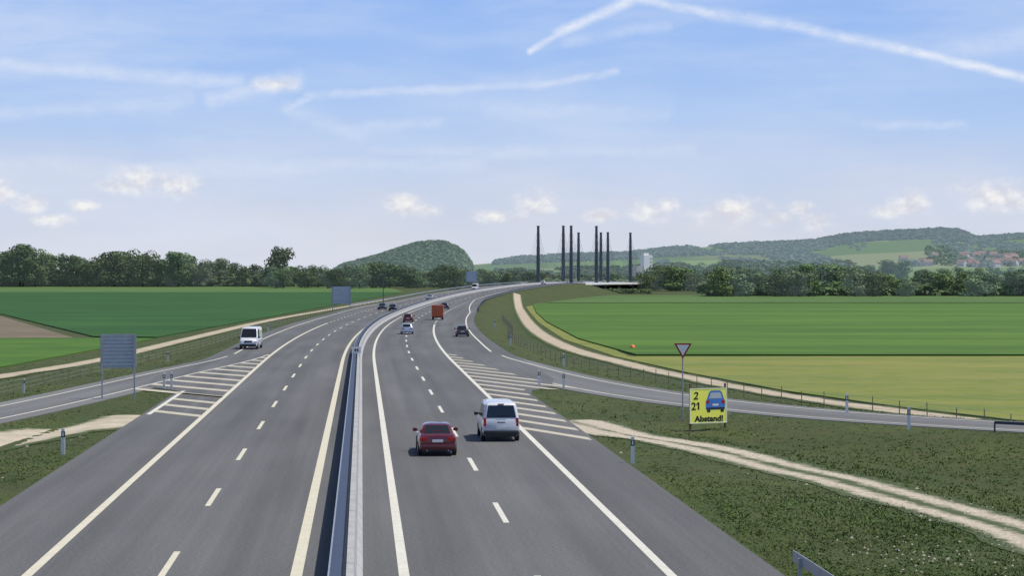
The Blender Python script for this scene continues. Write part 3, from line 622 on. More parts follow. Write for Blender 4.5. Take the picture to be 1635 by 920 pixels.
# ------------------------------------------------------------------ signs
def back_sign(x,y,z0,w,h,bottom,label,mat,slats=0,rz=0,leg=.06):
    r=empty('road_sign',(x,y,z0),rz,label,'sign')
    MB().box((0,0,bottom+h/2),(w,.06,h)).build('panel',mat,r)
    f=MB()
    for sx in(-1,1): f.box((sx*w/2,-.0,bottom+h/2),(.06,.1,h+.05))
    for zz in(bottom,bottom+h): f.box((0,0,zz),(w+.05,.1,.06))
    f.build('frame',M['steel'],r)
    if slats:
        for k in range(slats): MB().box((0,-.05,bottom+h*(k+.5)/slats),(w*.97,.05,.05)).build('slat',M['slat'] if slats>5 else M['steel'],r)
    for sx in(-1,1): MB().box((sx*w*.46,-.09,(bottom+h)/2-.2),(leg*2,leg*2,bottom+h+.4)).build('leg',M['steel'],r)
p=gp(189,639,-.1); back_sign(p[0],p[1],gz(*p),2.35,2.25,2.15,'large grey sign seen from behind on two posts at the left grass nose',M['panel'],9,rz=.12,leg=.05)
Y=500.;back_sign((545-CX)/F*Y,Y,gz((545-CX)/F*Y,Y),4.7,4.3,1.9,'pale grey sign board seen from behind beside the left farm track',M['panel_far'],3,leg=.1)
Y=760.;x=(753-CX)/F*Y;back_sign(x,Y,gz(x,Y),4.2,3.9,2.4,'small looking pale sign board seen from behind far along the bend',M['panel_far'],0,leg=.1)
Y=470.;x=(612-CX)/F*Y;z=gz(x,Y);r=empty('camera_mast',(x,Y,z),0,'slim dark mast standing on the left verge of the bend','mast')
MB().tube((0,0,-.3),(0,0,8.2),.13,.08,8).build('pole',M['mast'],r);MB().box((0,-.1,7.3),(.5,.4,.9)).build('cabinet',M['mast'],r);MB().box((0,0,.6),(.5,.4,1.2)).build('base_box',M['mast'],r)
# yield sign
p=gpg(1090,672); z=gz(*p); r=empty('yield_sign',(p[0],p[1],z),.05,'inverted triangle yield sign with red border on a tall grey pole','sign')
zt=8.6-(558-435)*p[1]/F
MB().tube((0,0,-.3),(0,0,zt-z+.25),.045,n=10).build('pole',M['steel'],r)
def tri(s,y,cz): return [(-s/2,y,cz+s*.289),(s/2,y,cz+s*.289),(0,y,cz-s*.577)]
cz=zt-z+.05
MB().loft([tri(1.08,-.06,cz),tri(1.08,-.09,cz)]).build('border',M['red'],r,bevel=.008);MB().loft([tri(.76,-.092,cz),tri(.76,-.098,cz)]).build('face',M['white'],r)
# banner
def text(s,size,loc,mat,par,name,rot=(math.pi/2,0,0),bold=.012,shear=0,sx=1):
    c=bpy.data.curves.new(name,'FONT');c.body=s;c.size=size;c.offset=bold;c.extrude=.004;c.align_x='CENTER';c.shear=shear
    t=bpy.data.objects.new(name,c);COL.objects.link(t); bpy.context.view_layer.update()
    me=bpy.data.meshes.new_from_object(t.evaluated_get(bpy.context.evaluated_depsgraph_get())); bpy.data.objects.remove(t)
    o=bpy.data.objects.new(name,me);COL.objects.link(o);me.materials.clear();me.materials.append(mat);o.parent=par;o.location=loc;o.rotation_euler=rot;o.scale=(sx,1,1);return o
p=gpg(1131,688);z=gz(*p);r=empty('banner_sign',(p[0],p[1],z),.42,'yellow banner with blue car picture reading Abstand on the right grass nose','sign')
W,Hh,b0=2.45,2.02,.42
MB().box((0,0,b0+Hh/2),(W,.03,Hh)).build('banner_sheet',M['yellow'],r)
fb=MB()
for sx in(-1,1): fb.box((sx*(W/2-.03),-.018,b0+Hh/2),(.06,.012,Hh))
for zz in(b0+.03,b0+Hh-.03): fb.box((0,-.018,zz),(W-.125,.012,.06))
fb.build('banner_border',M['ybord'],r)
for sx in(-1,1): MB().box((sx*(W/2-.08),.07,1.25),(.09,.09,2.9)).build('post',M['wood'],r)
yf=-.022
text('Abstand!',.46,(.04,yf,b0+.12),M['black'],r,'lettering',bold=.016,sx=1.14)
text('2',.60,(-.84,yf,b0+1.40),M['black'],r,'lettering',bold=.010,shear=.15,sx=1.1)
text('2',.60,(-.97,yf,b0+.80),M['black'],r,'lettering',bold=.010,sx=1.1)
o1=MB();o1.poly([(-.70,yf,b0+.80),(-.60,yf,b0+.80),(-.60,yf,b0+1.23),(-.68,yf,b0+1.23),(-.79,yf,b0+1.14),(-.79,yf,b0+1.05),(-.70,yf,b0+1.10)]);o1.build('lettering',M['black'],r,fix=False)
def flat(pts,y,mat,name,par):
    mb=MB();mb.poly([(x,y,z_) for x,z_ in pts]);return mb.build(name,mat,par,fix=False)
cx0,cz0=.46,b0+.66
car=flat([(cx0+a,cz0+c) for a,c in((-.62,.12),(-.64,.58),(-.56,.74),(-.42,1.12),(-.30,1.22),(.30,1.22),(.42,1.12),(.56,.74),(.64,.58),(.62,.12))],yf,M['blue'],'car_picture',r)
flat([(cx0+a,cz0+c) for a,c in((-.42,.76),(-.32,1.10),(.32,1.10),(.42,.76))],yf-.004,M['panel'],'rear_window_picture',car)
for s in(-1,1):
    flat([(cx0+s*.60,cz0+.48),(cx0+s*.60,cz0+.66),(cx0+s*.38,cz0+.64),(cx0+s*.42,cz0+.48)],yf-.004,M['lampred'],'tail_light_picture',car)
    flat([(cx0+s*.55,cz0-.02),(cx0+s*.55,cz0+.12),(cx0+s*.34,cz0+.12),(cx0+s*.34,cz0-.02)],yf-.001,M['black'],'tyre_picture',car)
flat([(cx0-.60,cz0+.14),(cx0-.60,cz0+.24),(cx0+.60,cz0+.24),(cx0+.60,cz0+.14)],yf-.004,M['dark'],'bumper_picture',car)
flat([(cx0-.2,cz0+.34),(cx0-.2,cz0+.45),(cx0+.2,cz0+.45),(cx0+.2,cz0+.34)],yf-.004,M['white'],'plate_picture',car)
# km plate on barrier
q=pt(186,-.15,0);r=empty('distance_plate',(q[0],q[1],.76),.06,'small white plate with dark characters on top of the median barrier','sign')
MB().box((0,0,.62),(.85,.04,.62)).build('plate',M['white'],r)
for sx in(-1,1): MB().box((sx*.25,.05,.2),(.05,.05,.85)).build('leg',M['steel'],r)
text('44',.46,(0,-.03,.46),M['black'],r,'lettering',bold=.012)
# orange marker
p=gp(1010,557,-1.4);r=empty('field_marker',(p[0],p[1],FZ+.06),0,'small orange marker lying in the meadow before the cereal field','marker')
MB().loft([[(q*math.cos(a),q*math.sin(a),z_) for a in np.linspace(0,6.28,11)[:-1]] for z_,q in((0,.34),(.2,.38),(.4,.28),(.55,.12))]).build('body',M['orange_m'],r,smooth=True)
MB().box((0,0,.01),(.9,.9,.05)).build('base',M['orange_m'],r)
# ------------------------------------------------------------------ vehicles
def wheel(r,x,y,rad,w=.21):
    s=1 if x>0 else -1
    t=MB();n=18;secs=[]
    for xx,q in((x-s*w,rad*.93),(x-s*w*.9,rad),(x-s*w*.12,rad),(x,rad*.93),(x,rad*.66)):
        secs.append([(xx,y+q*math.cos(2*math.pi*i/n),rad+q*math.sin(2*math.pi*i/n)) for i in range(n)])
    o=t.loft(secs).build('wheel',M['rubber'],r,smooth=True)
    m=MB();m.tube((x+s*.0,y,rad),(x+s*.012,y,rad),rad*.62,rad*.55,16);m.build('rim',M['rim'],o)
def patch(P,u0,u1,v0,v1,off,name,mat,par,n=None):
    A,B,C,D=[Vector(p) for p in P]
    def q(u,v): return (A*(1-u)+B*u)*(1-v)+(D*(1-u)+C*u)*v
    nr=(B-A).cross(D-A).normalized()*off
    mb=MB(); mb.loft([[q(u0,v0)+nr*0,q(u1,v0)+nr*0,q(u1,v1)+nr*0,q(u0,v1)+nr*0],[q(u0,v0)+nr,q(u1,v0)+nr,q(u1,v1)+nr,q(u0,v1)+nr]])
    return mb.build(name,mat,par)
SPEC={
'sedan':dict(L=4.6,hw=.89,belt=.97,H=1.43,gh=(-1.80,-1.12,.30,1.12),ghw=(.80,.60),st=[(-2.3,.70,.42,.74),(-2.27,.80,.34,.93),(-2.15,.85,.28,1.0),(-1.8,.885,.24,1.02),(-1.0,.89,.22,.99),(0,.89,.2,.96),(1.0,.88,.22,.93),(1.6,.86,.24,.85),(2.1,.80,.28,.72),(2.28,.66,.38,.60)]),
'hatch':dict(L=4.1,hw=.86,belt=.96,H=1.47,gh=(-1.95,-1.62,.35,1.1),ghw=(.78,.60),st=[(-2.05,.70,.40,.80),(-2.02,.80,.32,.94),(-1.9,.84,.26,.97),(-1.0,.86,.22,.97),(0,.86,.2,.95),(.9,.85,.22,.93),(1.5,.82,.24,.84),(1.9,.76,.28,.72),(2.05,.62,.38,.58)]),
'minivan':dict(L=4.9,hw=.95,belt=1.12,H=1.96,gh=(-2.42,-2.26,1.15,1.95),ghw=(.925,.76),st=[(-2.45,.86,.36,1.06),(-2.42,.91,.30,1.12),(-2.3,.94,.26,1.13),(-1,.95,.24,1.13),(0,.95,.24,1.13),(1.3,.95,.24,1.12),(1.9,.93,.26,1.08),(2.3,.86,.3,.92),(2.45,.74,.38,.72)]),
'van':dict(L=5.3,hw=1.0,belt=1.25,H=2.42,gh=(-2.62,-2.55,1.25,2.1),ghw=(.98,.86),st=[(-2.65,.96,.40,1.2),(-2.6,.99,.34,1.25),(-1,1.0,.28,1.26),(0,1.0,.28,1.26),(1.6,1.0,.28,1.25),(2.15,.98,.28,1.2),(2.5,.92,.32,1.02),(2.63,.82,.4,.85)]),
}
def vehicle(name,label,cat,loc,rz,kind,paint,front=False):
    S=SPEC[kind];r=empty(name,loc,rz,label,cat,None)
    secs=[]
    for (y,w,zb,zt) in S['st']:
        hgt=zt-zb; half=[(.0,zb),(w*.80,zb),(w*.95,zb+.08*hgt),(w,zb+.30*hgt),(w,zb+.62*hgt),(w*.97,zb+.86*hgt),(w*.90,zt),(0,zt+.015)]
        secs.append([(x,y,z) for x,z in half]+[(-x,y,z) for x,z in half[-2:0:-1]])
    MB().loft(secs).build('body',paint,r,smooth=True)
    y0,y1,y2,y3=S['gh'];wb,wt=S['ghw'];zb=S['belt']-.03;zt=S['H']
    def ring(ya,yb,w,z,c=.1): return [(-w,ya+c,z),(-w+c,ya,z),(w-c,ya,z),(w,ya+c,z),(w,yb-c,z),(w-c,yb,z),(-w+c,yb,z),(-w,yb-c,z)]
    hh=zt-zb; lin=lambda a,b,t:a+(b-a)*t
    gh=[ring(y0,y3,wb,zb)]+[ring(lin(y0,y1,t),lin(y3,y2,t),lin(wb,wt,t),zb+hh*t) for t in(.5,.88)]+[ring(y1+.06,y2-.08,wt-.05,zt-.012*hh/.5,.12),ring(y1+.3,y2-.3,wt-.25,zt+.02,.1)]
    MB().loft(gh).build('cabin',paint,r,smooth=True)
    t=.88; T=dict(y1=lin(y0,y1,t),y2=lin(y3,y2,t),w=lin(wb,wt,t),z=zb+hh*t); c=.1
    patch([(-wb+c,y0,zb),(wb-c,y0,zb),(T['w']-c,T['y1'],T['z']),(-T['w']+c,T['y1'],T['z'])],.03,.97,.16,.97,.012,'rear_window',M['glass'],r)
    patch([(wb-c,y3,zb),(-wb+c,y3,zb),(-T['w']+c,T['y2'],T['z']),(T['w']-c,T['y2'],T['z'])],.0,1.,.08,.99,.012,'windscreen',M['glass'],r)
    for s in(-1,1):
        cuts=[(.08,.34),(.37,.62),(.65,.90)] if kind!='van' else [(.66,.93)]
        if kind=='sedan': cuts=[(.16,.46),(.49,.82)]
        for u0,u1 in cuts:
            P=[(wb,y0+c,zb),(wb,y3-c,zb),(T['w'],T['y2']-c,T['z']),(T['w'],T['y1']+c,T['z'])]
            if s<0: P=[(-p[0],p[1],p[2]) for p in (P[1],P[0],P[3],P[2])];u0,u1=1-u1,1-u0
            patch(P,u0,u1,.14,.94,.010,'side_window',M['glass'],r)
    R={'sedan':.32,'hatch':.30,'minivan':.33,'van':.35}[kind]; ya=-S['L']/2+ .85;yb=S['L']/2-.85
    for y in(ya,yb):
        for s in(-1,1):
            MB().tube((s*(S['hw']-.2),y,R),(s*(S['hw']+.006),y,R),R+.06,n=18).build('wheel_arch',M['dark'],r)
            wheel(r,s*(S['hw']+.02),y,R)
    ry=-S['L']/2; fy=S['L']/2
    tall=kind in('minivan','van')
    bw=S['hw']*2-.1
    MB().box((0,ry+.04,.46 if tall else .44),(bw,.22,.22 if tall else .26)).build('rear_bumper',M['dark'] if tall else paint,r,bevel=.05,smooth=True)
    MB().box((0,ry+.06,.30),(bw*.86,.2,.12)).build('rear_valance',M['dark'],r,bevel=.02)
    MB().box((0,fy-.08,.45),(bw*.92,.3,.28)).build('front_bumper',M['dark'] if kind=='van' else paint,r,bevel=.06,smooth=True)
    lz=(1.0 if kind=='minivan' else 1.1) if tall else .80; lw,lh=(.13,.42) if tall else (.36,.17)
    for s in(-1,1):
        MB().box((s*(S['hw']-.06-lw/2),ry+.035,lz),(lw,.10,lh)).build('tail_light',M['lampred'],r,bevel=.02)
        MB().box((s*(S['hw']*.78),fy-.12,.72 if not tall else .84),(.34,.18,.16 if not tall else .24)).build('headlight',M['lampw'],r,bevel=.03)
        MB().loft([[(s*(S['hw']+a),y3-.35+b*q,zb+.08+cc*q) for b,cc in((-.06,-.07),(.06,-.07),(.07,.05),(0,.09),(-.07,.05))] for a,q in((-.04,.4),(.05,1),(.16,1.1 if not tall else 1.5),(.20,.7))]).build('wing_mirror',paint if not tall else M['dark'],r,smooth=True)
    pl=.72
    MB().box((0,ry-.012 if not tall else ry-.015,pl),(.5,.02,.12)).build('licence_plate',M['white'],r)
    MB().box((0,fy+.01 if not tall else fy+.0,.50),(.5,.1,.11)).build('licence_plate',M['white'],r)
    MB().box((0,fy-.06,.68 if not tall else .86),(.85,.15,.12 if not tall else .2)).build('grille',M['dark'],r)
    if kind=='minivan':
        MB().box((0,T['y1']-.02+.02,zt-.06),(.30,.06,.04)).build('brake_light',M['lampred'],r); MB().box((0,ry-.005,.98),(.4,.03,.05)).build('door_handle',M['dark'],r)
        MB().box((.1,y0-.02,1.32),(.5,.02,.03),0).build('rear_wiper',M['black'],r)
    if kind=='sedan':
        MB().box((0,-1.55,1.14),(.26,.05,.03)).build('brake_light',M['lampred'],r)
        for s in(-1,1): MB().tube((s*.5,ry-.05,.27),(s*.5,ry+.2,.27),.035,n=10).build('exhaust_pipe',M['steel'],r)
    return r
P_red=paintm('paint_red',(.105,.004,.010));P_white=paintm('paint_white',(.60,.61,.64),0);P_sil=paintm('paint_silver_blue',(.40,.47,.58),.4);P_dr=paintm('paint_dark_red',(.10,.008,.010));P_gr=paintm('paint_dark_grey',(.035,.04,.048),.4);P_bl=paintm('paint_black',(.012,.013,.02),.3);P_or=paintm('paint_orange',(.55,.085,.015),0);P_lg=paintm('paint_light_grey',(.45,.46,.47),.4)
def hd(Y): return -math.atan(float(Cs(Y)))
Z=.004
vehicle('red_saloon','dark red saloon car seen from behind, nearest car in the middle lane','car',((696-CX)/F*95.8,95.8,Z),hd(95),'sedan',P_red)
vehicle('white_minivan','white minivan seen from behind to the right of the red saloon','van',((795-CX)/F*104,104,Z),hd(104),'minivan',P_white)
vehicle('hatchback','pale silver blue car seen from behind in the left lane of the right carriageway','car',((650-CX)/F*280,280,Z),hd(280),'hatch',P_sil)
vehicle('hatchback','dark red hatchback just ahead of the silver blue car','car',((652-CX)/F*345,345,Z),hd(345),'hatch',P_dr)
vehicle('hatchback','dark grey car on the merging lane from the right slip road','car',((738-CX)/F*269,269,Z),hd(269),'hatch',P_gr)
vehicle('hatchback','small looking dark car ahead of the orange lorry','car',(*pt(455,7.6)[:2],float(zr(455))+Z),hd(455),'hatch',P_bl)
vehicle('hatchback','black oncoming car in the inner lane of the left carriageway far bend','car',(*pt(440,-3.2)[:2],float(zr(440))+Z),hd(440)+math.pi,'hatch',P_bl)
vehicle('saloon','black oncoming saloon in the outer lane of the left carriageway far bend','car',(*pt(452,-6.4)[:2],float(zr(452))+Z),hd(452)+math.pi,'sedan',P_gr)
vehicle('saloon','light grey oncoming car far up the bend beside the barrier','car',(*pt(560,-3.4)[:2],float(zr(560))+Z),hd(560)+math.pi,'sedan',P_lg)
vehicle('van','tiny looking white oncoming van where the bend nears the bridge','van',(*pt(700,-3.4)[:2],float(zr(700))+Z),hd(700)+math.pi,'van',P_white)
vehicle('hatchback','tiny looking white car just before the bridge masts','car',(*pt(860,3.6)[:2],float(zr(860))+Z),hd(860),'hatch',P_white)
vehicle('white_van','tall white oncoming van on the left slip road','van',((401-CX)/F*226,226,Z),hd(226)+math.pi-.06,'van',P_white)
# orange lorry
Y=364.;r=empty('orange_lorry',((699-CX)/F*Y,Y,Z),hd(Y),'orange box lorry seen from behind ahead of the red hatchback','lorry')
MB().box((0,-.6,1.62),(2.1,3.6,2.1)).build('cargo_box',P_or,r,bevel=.05);MB().loft([[(x*w,y,z_) for x,z_ in((-1,.5),(1,.5),(1,1.4),(.9,2.2),(-.9,2.2),(-1,1.4))] for y,w in((1.25,.98),(2.2,.98),(2.6,.9))]).build('cab',P_or,r)
MB().box((0,.2,.48),(1.2,5,.18)).build('chassis',M['dark'],r)
for s in(-.5,.5): MB().box((s,-2.42,1.62),(.94,.03,1.9)).build('rear_door',paintm('paint_orange_dark',(.45,.07,.013),0),r)
MB().box((0,-2.4,.46),(2.0,.12,.14)).build('rear_bumper',M['dark'],r);MB().box((0,2.45,1.75),(1.6,.25,.6)).build('windscreen',M['glass'],r)
for s in(-1,1):
    for y in(-1.4,1.8): wheel(r,s*1.0,y,.38,.28)
    MB().box((s*.88,-2.46,.62),(.2,.06,.16)).build('tail_light',M['lampred'],r)
# ------------------------------------------------------------------ grass blades & stones
_e=TR[np.argsort(TR[:,1])]
def tx2(Y): return np.interp(Y,_e[:,1],_e[:,0])+2.0
def scatter_grass():
    n=110000; u=RNG.uniform(0,1,n); Y=1/np.sqrt(1/52.**2+(1/330.**2-1/52.**2)*u); X=RNG.uniform(-.30,.30,n)*Y
    z,d=gzd(X,Y); dt=np.minimum(np.minimum(pdist(X,Y,TR)-1.5,pdist(X,Y,TL)-1.5),np.minimum(pdist(X,Y,TS)-1.9,pdist(X,Y,TS2)-2.4))
    patch_=np.sin(X*.35+np.sin(Y*.15)*2)+np.sin(Y*.25+X*.1)+RNG.normal(size=n)*.8
    inf=(X>tx2(Y)) | (X<-53)
    k=(d>.12)&(dt>0)&(patch_>-1.6)&(~inf); X,Y,z,d=X[k],Y[k],z[k],d[k]; patch_=patch_[k]; n=len(X)
    h=RNG.uniform(.03,.075,n)*np.clip(.7+d*.08,.6,1.3)*np.clip(1+patch_*.12,.7,1.4); h*=np.where(RNG.uniform(0,1,n)<.012,2.2,1)
    a=RNG.uniform(0,2*np.pi,(n,3)); w=RNG.uniform(.02,.045,(n,3))*np.clip(Y/80,1,3)[:,None]; off=RNG.normal(size=(n,3,2))*.11
    bx=X[:,None]+off[...,0];by=Y[:,None]+off[...,1]; ln=RNG.uniform(-.12,.12,(n,3,2))
    z0=z[:,None]-.01
    V=np.stack([np.stack([bx-w*np.cos(a),by-w*np.sin(a),z0+0*a],-1),np.stack([bx+w*np.cos(a),by+w*np.sin(a),z0+0*a],-1),np.stack([bx+ln[...,0],by+ln[...,1],z0+h[:,None]*RNG.uniform(.7,1.2,(n,3))],-1)],2).reshape(-1,3)
    me=bpy.data.meshes.new('grass');m=n*3;me.vertices.add(m*3);me.vertices.foreach_set('co',V.ravel().astype(np.float32));me.loops.add(m*3);me.loops.foreach_set('vertex_index',np.arange(m*3,dtype=np.int32));me.polygons.add(m);me.polygons.foreach_set('loop_start',np.arange(0,m*3,3,dtype=np.int32));me.update(calc_edges=True)
    sh=np.repeat(np.clip(1+patch_*.16,.55,1.5),3)*RNG.uniform(.75,1.25,m); at=me.attributes.new('shade','FLOAT','FACE');at.data.foreach_set('value',sh.astype(np.float32));me.materials.append(M['blade'])
    o=bpy.data.objects.new('grass',me);COL.objects.link(o);tag(o,'rough short grass and weeds growing on the verges','grass',kind='stuff')
scatter_grass()
n=4200;Y=1/np.sqrt(1/55.**2+(1/150.**2-1/55.**2)*RNG.uniform(0,1,n));X=RNG.uniform(-.27,.29,n)*Y;z,d=gzd(X,Y)
bank=np.sin(X*.5+1)+np.sin(Y*.21+X*.1)+RNG.normal(size=n)*.7; k=(d>.1)&((bank>1.5)|(np.minimum(pdist(X,Y,TS),pdist(X,Y,TS2))<2.8)); X,Y,z=X[k],Y[k],z[k]
mb=MB()
for x,y,zz in zip(X,Y,z):
    s=random.uniform(.025,.06)*(1.6 if random.random()<.08 else 1); k0=len(mb.v)
    for dx,dy,dz in((1,0,0),(-.4,.9,0),(-.6,-.8,0),(0.1,0,.9)): mb.v.append((x+dx*s*random.uniform(.7,1.4),y+dy*s,zz+.02+dz*s))
    for f in((0,1,3),(1,2,3),(2,0,3)): mb.f.append(tuple(k0+i for i in f))
tag(mb.build('stones',M['pebble'],fix=False),'loose pale stones scattered on the verges and tracks','stones',kind='stuff')
# ------------------------------------------------------------------ world
w=bpy.data.worlds.new('World');sc.world=w;w.use_nodes=True;nt=w.node_tree;N=nt.nodes;L=nt.links
try: w.cycles.sampling_method='MANUAL'; w.cycles.sample_map_resolution=256
except Exception: pass
bg=N['Background'];bg.inputs['Strength'].default_value=.1
S=Vector((.85,.0,1.65)).normalized()
sky=N.new('ShaderNodeTexSky');sky.sky_type='NISHITA';sky.sun_disc=False;sky.sun_elevation=math.asin(S.z);sky.sun_rotation=math.atan2(S.x,S.y);sky.altitude=400;sky.dust_density=1.5
def m(op,a,b=None,c=None,clamp=False):
    k=N.new('ShaderNodeMath');k.operation=op;k.use_clamp=clamp
    for i,v in enumerate((a,b,c)):
        if v is None: continue
        if isinstance(v,(int,float)): k.inputs[i].default_value=v
        else: L.new(v,k.inputs[i])
    return k.outputs[0]
def vm(op,a,b=None,s=None):
    k=N.new('ShaderNodeVectorMath');k.operation=op
    for i,v in enumerate((a,b)):
        if v is None: continue
        if isinstance(v,tuple): k.inputs[i].default_value=v
        else: L.new(v,k.inputs[i])
    if s is not None:
        if isinstance(s,(int,float)): k.inputs['Scale'].default_value=s
        else: L.new(s,k.inputs['Scale'])
    return k.outputs['Value'] if op in('LENGTH','DOT_PRODUCT') else k.outputs[0]
def mrange(x,a,b,c,d,sm=False):
    k=N.new('ShaderNodeMapRange');k.interpolation_type='SMOOTHSTEP' if sm else 'LINEAR';L.new(x,k.inputs['Value'])
    for n_,v in zip(('From Min','From Max','To Min','To Max'),(a,b,c,d)): k.inputs[n_].default_value=v
    return k.outputs[0]
def mixc(f,a,b):
    k=N.new('ShaderNodeMix');k.data_type='RGBA'
    if isinstance(f,(int,float)): k.inputs['Factor'].default_value=f
    else: L.new(f,k.inputs['Factor'])
    for n_,v in(('A',a),('B',b)):
        if isinstance(v,tuple): k.inputs[n_].default_value=(*v,1)
        else: L.new(v,k.inputs[n_])
    return k.outputs['Result']
tc=N.new('ShaderNodeTexCoord');sp=N.new('ShaderNodeSeparateXYZ');L.new(tc.outputs['Generated'],sp.inputs[0])
yy_=m('MAXIMUM',sp.outputs['Y'],.02); u=m('MULTIPLY',m('DIVIDE',sp.outputs['X'],yy_),3.2); v=m('MULTIPLY',m('DIVIDE',sp.outputs['Z'],yy_),3.2)
cb=N.new('ShaderNodeCombineXYZ');L.new(u,cb.inputs[0]);L.new(v,cb.inputs[1]);UV=cb.outputs[0]
def noise(vec,scale,det=6,rough=.6,st=(1,1,1)):
    q=vm('MULTIPLY',vec,st);k=N.new('ShaderNodeTexNoise');k.inputs['Scale'].default_value=scale;k.inputs['Detail'].default_value=det;k.inputs['Roughness'].default_value=rough;L.new(q,k.inputs['Vector']);return k
nw=noise(UV,9,4); wv=vm('SCALE',vm('SUBTRACT',nw.outputs['Color'],(.5,.5,.5)),s=.03); UW=vm('ADD',UV,wv)
hl=m('SQRT',m('ADD',m('MULTIPLY',sp.outputs['X'],sp.outputs['X']),m('MULTIPLY',sp.outputs['Y'],sp.outputs['Y'])));el=m('DIVIDE',sp.outputs['Z'],m('MAXIMUM',hl,.01))
rp_=N.new('ShaderNodeValToRGB');e=rp_.color_ramp.elements;L.new(mrange(el,0,.3,0,1),rp_.inputs['Fac'])
stops=[(0,(.64,.68,.76)),(.06,(.62,.67,.78)),(.12,(.57,.65,.82)),(.24,(.44,.595,.88)),(.36,(.345,.525,.89)),(.47,(.275,.465,.88)),(1,(.15,.31,.70))]
e[0].position=0;e[0].color=(*stops[0][1],1);e[1].position=1;e[1].color=(*stops[-1][1],1)
for p_,c_ in stops[1:-1]: q=e.new(p_);q.color=(*c_,1)
# cirrus
n1=noise(UW,1.5,6,.55,(1,4.2,1));n2=noise(UV,5,6,.6,(1,5,1));n3=noise(UV,1.0,3,.5,(1,1.4,1))
ci=m('MULTIPLY',mrange(m('ADD',m('MULTIPLY',n1.outputs['Fac'],.75),m('MULTIPLY',n2.outputs['Fac'],.25)),.36,.68,0,1,True),mrange(n3.outputs['Fac'],.35,.65,.45,1))
ci=m('MULTIPLY',ci,.62)
def P2(a): return ((a[0]-817.5)/1000,(435-a[1])/1000,0)
def cvec(t):
    k=N.new('ShaderNodeCombineXYZ')
    for i in range(3): k.inputs[i].default_value=t[i]
    return k.outputs[0]
def seg(a,b,wd,inten,vec=None):
    A=Vector(P2(a));B=Vector(P2(b));ba=B-A
    pa=vm('SUBTRACT',vec if vec is not None else UW,tuple(A));t=m('DIVIDE',vm('DOT_PRODUCT',pa,tuple(ba)),ba.length_squared,clamp=True)
    d=vm('LENGTH',vm('SUBTRACT',pa,vm('SCALE',cvec(tuple(ba)),s=t)))
    return m('MULTIPLY',mrange(d,0,wd/1000,1,0,True),inten)
nw2=noise(UV,30,4);UW2=vm('ADD',UV,vm('SCALE',vm('SUBTRACT',nw2.outputs['Color'],(.5,.5,.5)),s=.008))
segs=[((846,82),(905,46),9,.7,UW2),((890,53),(1018,-5),14,.75,UW2),((1018,-2),(1140,22),12,.6,UW2),((1140,22),(1260,40),16,.45,UW2),((1260,40),(1450,80),14,.55,UW2),((1440,78),(1640,124),13,.8,UW2),
((900,68),(1060,38),14,.24,UW),((-40,102),(120,112),16,.36,UW),((120,112),(380,128),20,.36,UW),((340,158),(470,128),24,.38,UW),((0,182),(300,160),20,.24,UW),((455,172),(500,150),10,.34,UW),((490,148),(700,142),12,.38,UW),((700,142),(860,134),12,.32,UW),((860,134),(985,110),10,.36,UW),((460,170),(580,215),20,.22,UW),((560,205),(700,190),14,.24,UW),
((1380,196),(1540,196),12,.28,UW),((780,175),(1060,178),22,.18,UW),((0,268),(380,268),24,.24,UW),((380,268),(760,262),22,.2,UW),((600,242),(1100,240),16,.2,UW),((1500,90),(1640,60),30,.25,UW)]
ct=None
for s_ in segs:
    q=seg(*s_); ct=q if ct is None else m('MAXIMUM',ct,q)
n4=noise(UV,24,6,.65,(1,1.6,1)); ct=m('MULTIPLY',ct,mrange(n4.outputs['Fac'],.32,.62,.4,1.1))
cl=[(222,286,44,27),(275,294,46,22),(190,298,40,13),(2,308,32,23),(52,324,40,21),(133,328,28,11),(645,326,36,20),(675,336,32,12),(855,326,38,24),(1040,337,38,20),(1066,325,24,15),(1170,338,66,24),(1278,333,24,13),(1300,354,38,17),(1450,328,40,24),(1415,337,28,13),(1588,314,66,28),(1620,325,48,18),(440,134,44,14),(85,350,36,13),(790,345,38,12),(960,345,38,12),(1235,350,38,13)]
cu=None
for (a,b,rx,ry) in cl:
    q=vm('LENGTH',vm('MULTIPLY',vm('SUBTRACT',UV,P2((a,b))),(1000/rx,1000/ry,0)));q=m('SUBTRACT',1,q);cu=q if cu is None else m('MAXIMUM',cu,q)
n5=noise(UV,24,6,.6,(1,1.3,1));n6=noise(vm('ADD',UV,(.006,.010,0)),24,6,.6,(1,1.3,1))
cu2=m('ADD',cu,m('MULTIPLY',m('SUBTRACT',n5.outputs['Fac'],.5),2.0))
cm=mrange(cu2,-.3,1.1,0,1,True); cm=m('MULTIPLY',cm,mrange(cu,-.7,.15,0,1,True))
lit=mrange(m('SUBTRACT',n5.outputs['Fac'],n6.outputs['Fac']),-.12,.12,0,1)
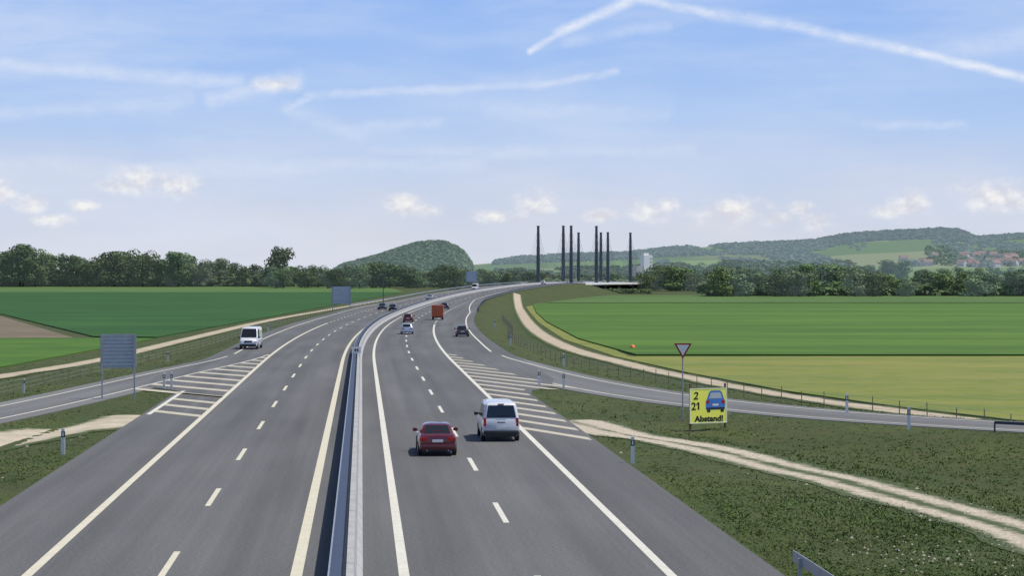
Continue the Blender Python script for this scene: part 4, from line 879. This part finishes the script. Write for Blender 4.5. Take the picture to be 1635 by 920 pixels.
ccol=mixc(lit,(.69,.69,.75),(.94,.925,.90))
n7=noise(UW,3.2,6,.6,(1,3.2,1)); hb=m('MULTIPLY',mrange(n7.outputs['Fac'],.34,.66,0,1,True),mrange(v,.02,.27,.7,0))
base=mixc(hb,rp_.outputs['Color'],(.70,.70,.77))
base=mixc(ci,base,(.70,.77,.91))
base=mixc(ct,base,(.84,.88,.96))
base=mixc(m('MULTIPLY',cm,.85),base,ccol)
bg2=N.new('ShaderNodeBackground');bg2.inputs['Strength'].default_value=.1;L.new(vm('SCALE',base,s=10.),bg2.inputs['Color'])
low=mrange(el,.3,.8,1,0,True)
plain_=mixc(low,sky.outputs['Color'],vm('SCALE',rp_.outputs['Color'],s=10.)); L.new(plain_,bg.inputs['Color'])
f1=m('MULTIPLY',mrange(el,.20,.30,1,0,True),mrange(m('ABSOLUTE',m('DIVIDE',sp.outputs['X'],m('MAXIMUM',sp.outputs['Y'],.01))),.5,.7,1,0,True));f1=m('MULTIPLY',f1,mrange(el,-.03,-.02,0,1))
f1=m('MULTIPLY',f1,m('GREATER_THAN',sp.outputs['Y'],.1))
ms=N.new('ShaderNodeMixShader');L.new(f1,ms.inputs[0]);L.new(bg.outputs[0],ms.inputs[1]);L.new(bg2.outputs[0],ms.inputs[2]);L.new(ms.outputs[0],N['World Output'].inputs['Surface'])
# sun
sd=bpy.data.lights.new('Sun','SUN');sd.energy=4.7;sd.angle=math.radians(.55);sd.color=(1,.955,.88);so=bpy.data.objects.new('Sun',sd);COL.objects.link(so);so.rotation_euler=S.to_track_quat('Z','Y').to_euler()
# camera
cd=bpy.data.cameras.new('Camera');co=bpy.data.objects.new('Camera',cd);COL.objects.link(co);co.location=(0,0,H);co.rotation_euler=(math.pi/2,0,0)
cd.sensor_width=36;cd.lens=36*F/1635;cd.shift_y=-(460-YH)/1635;cd.clip_start=.5;cd.clip_end=40000;sc.camera=co
sc.view_settings.view_transform='Standard';sc.view_settings.look='None';sc.view_settings.exposure=0
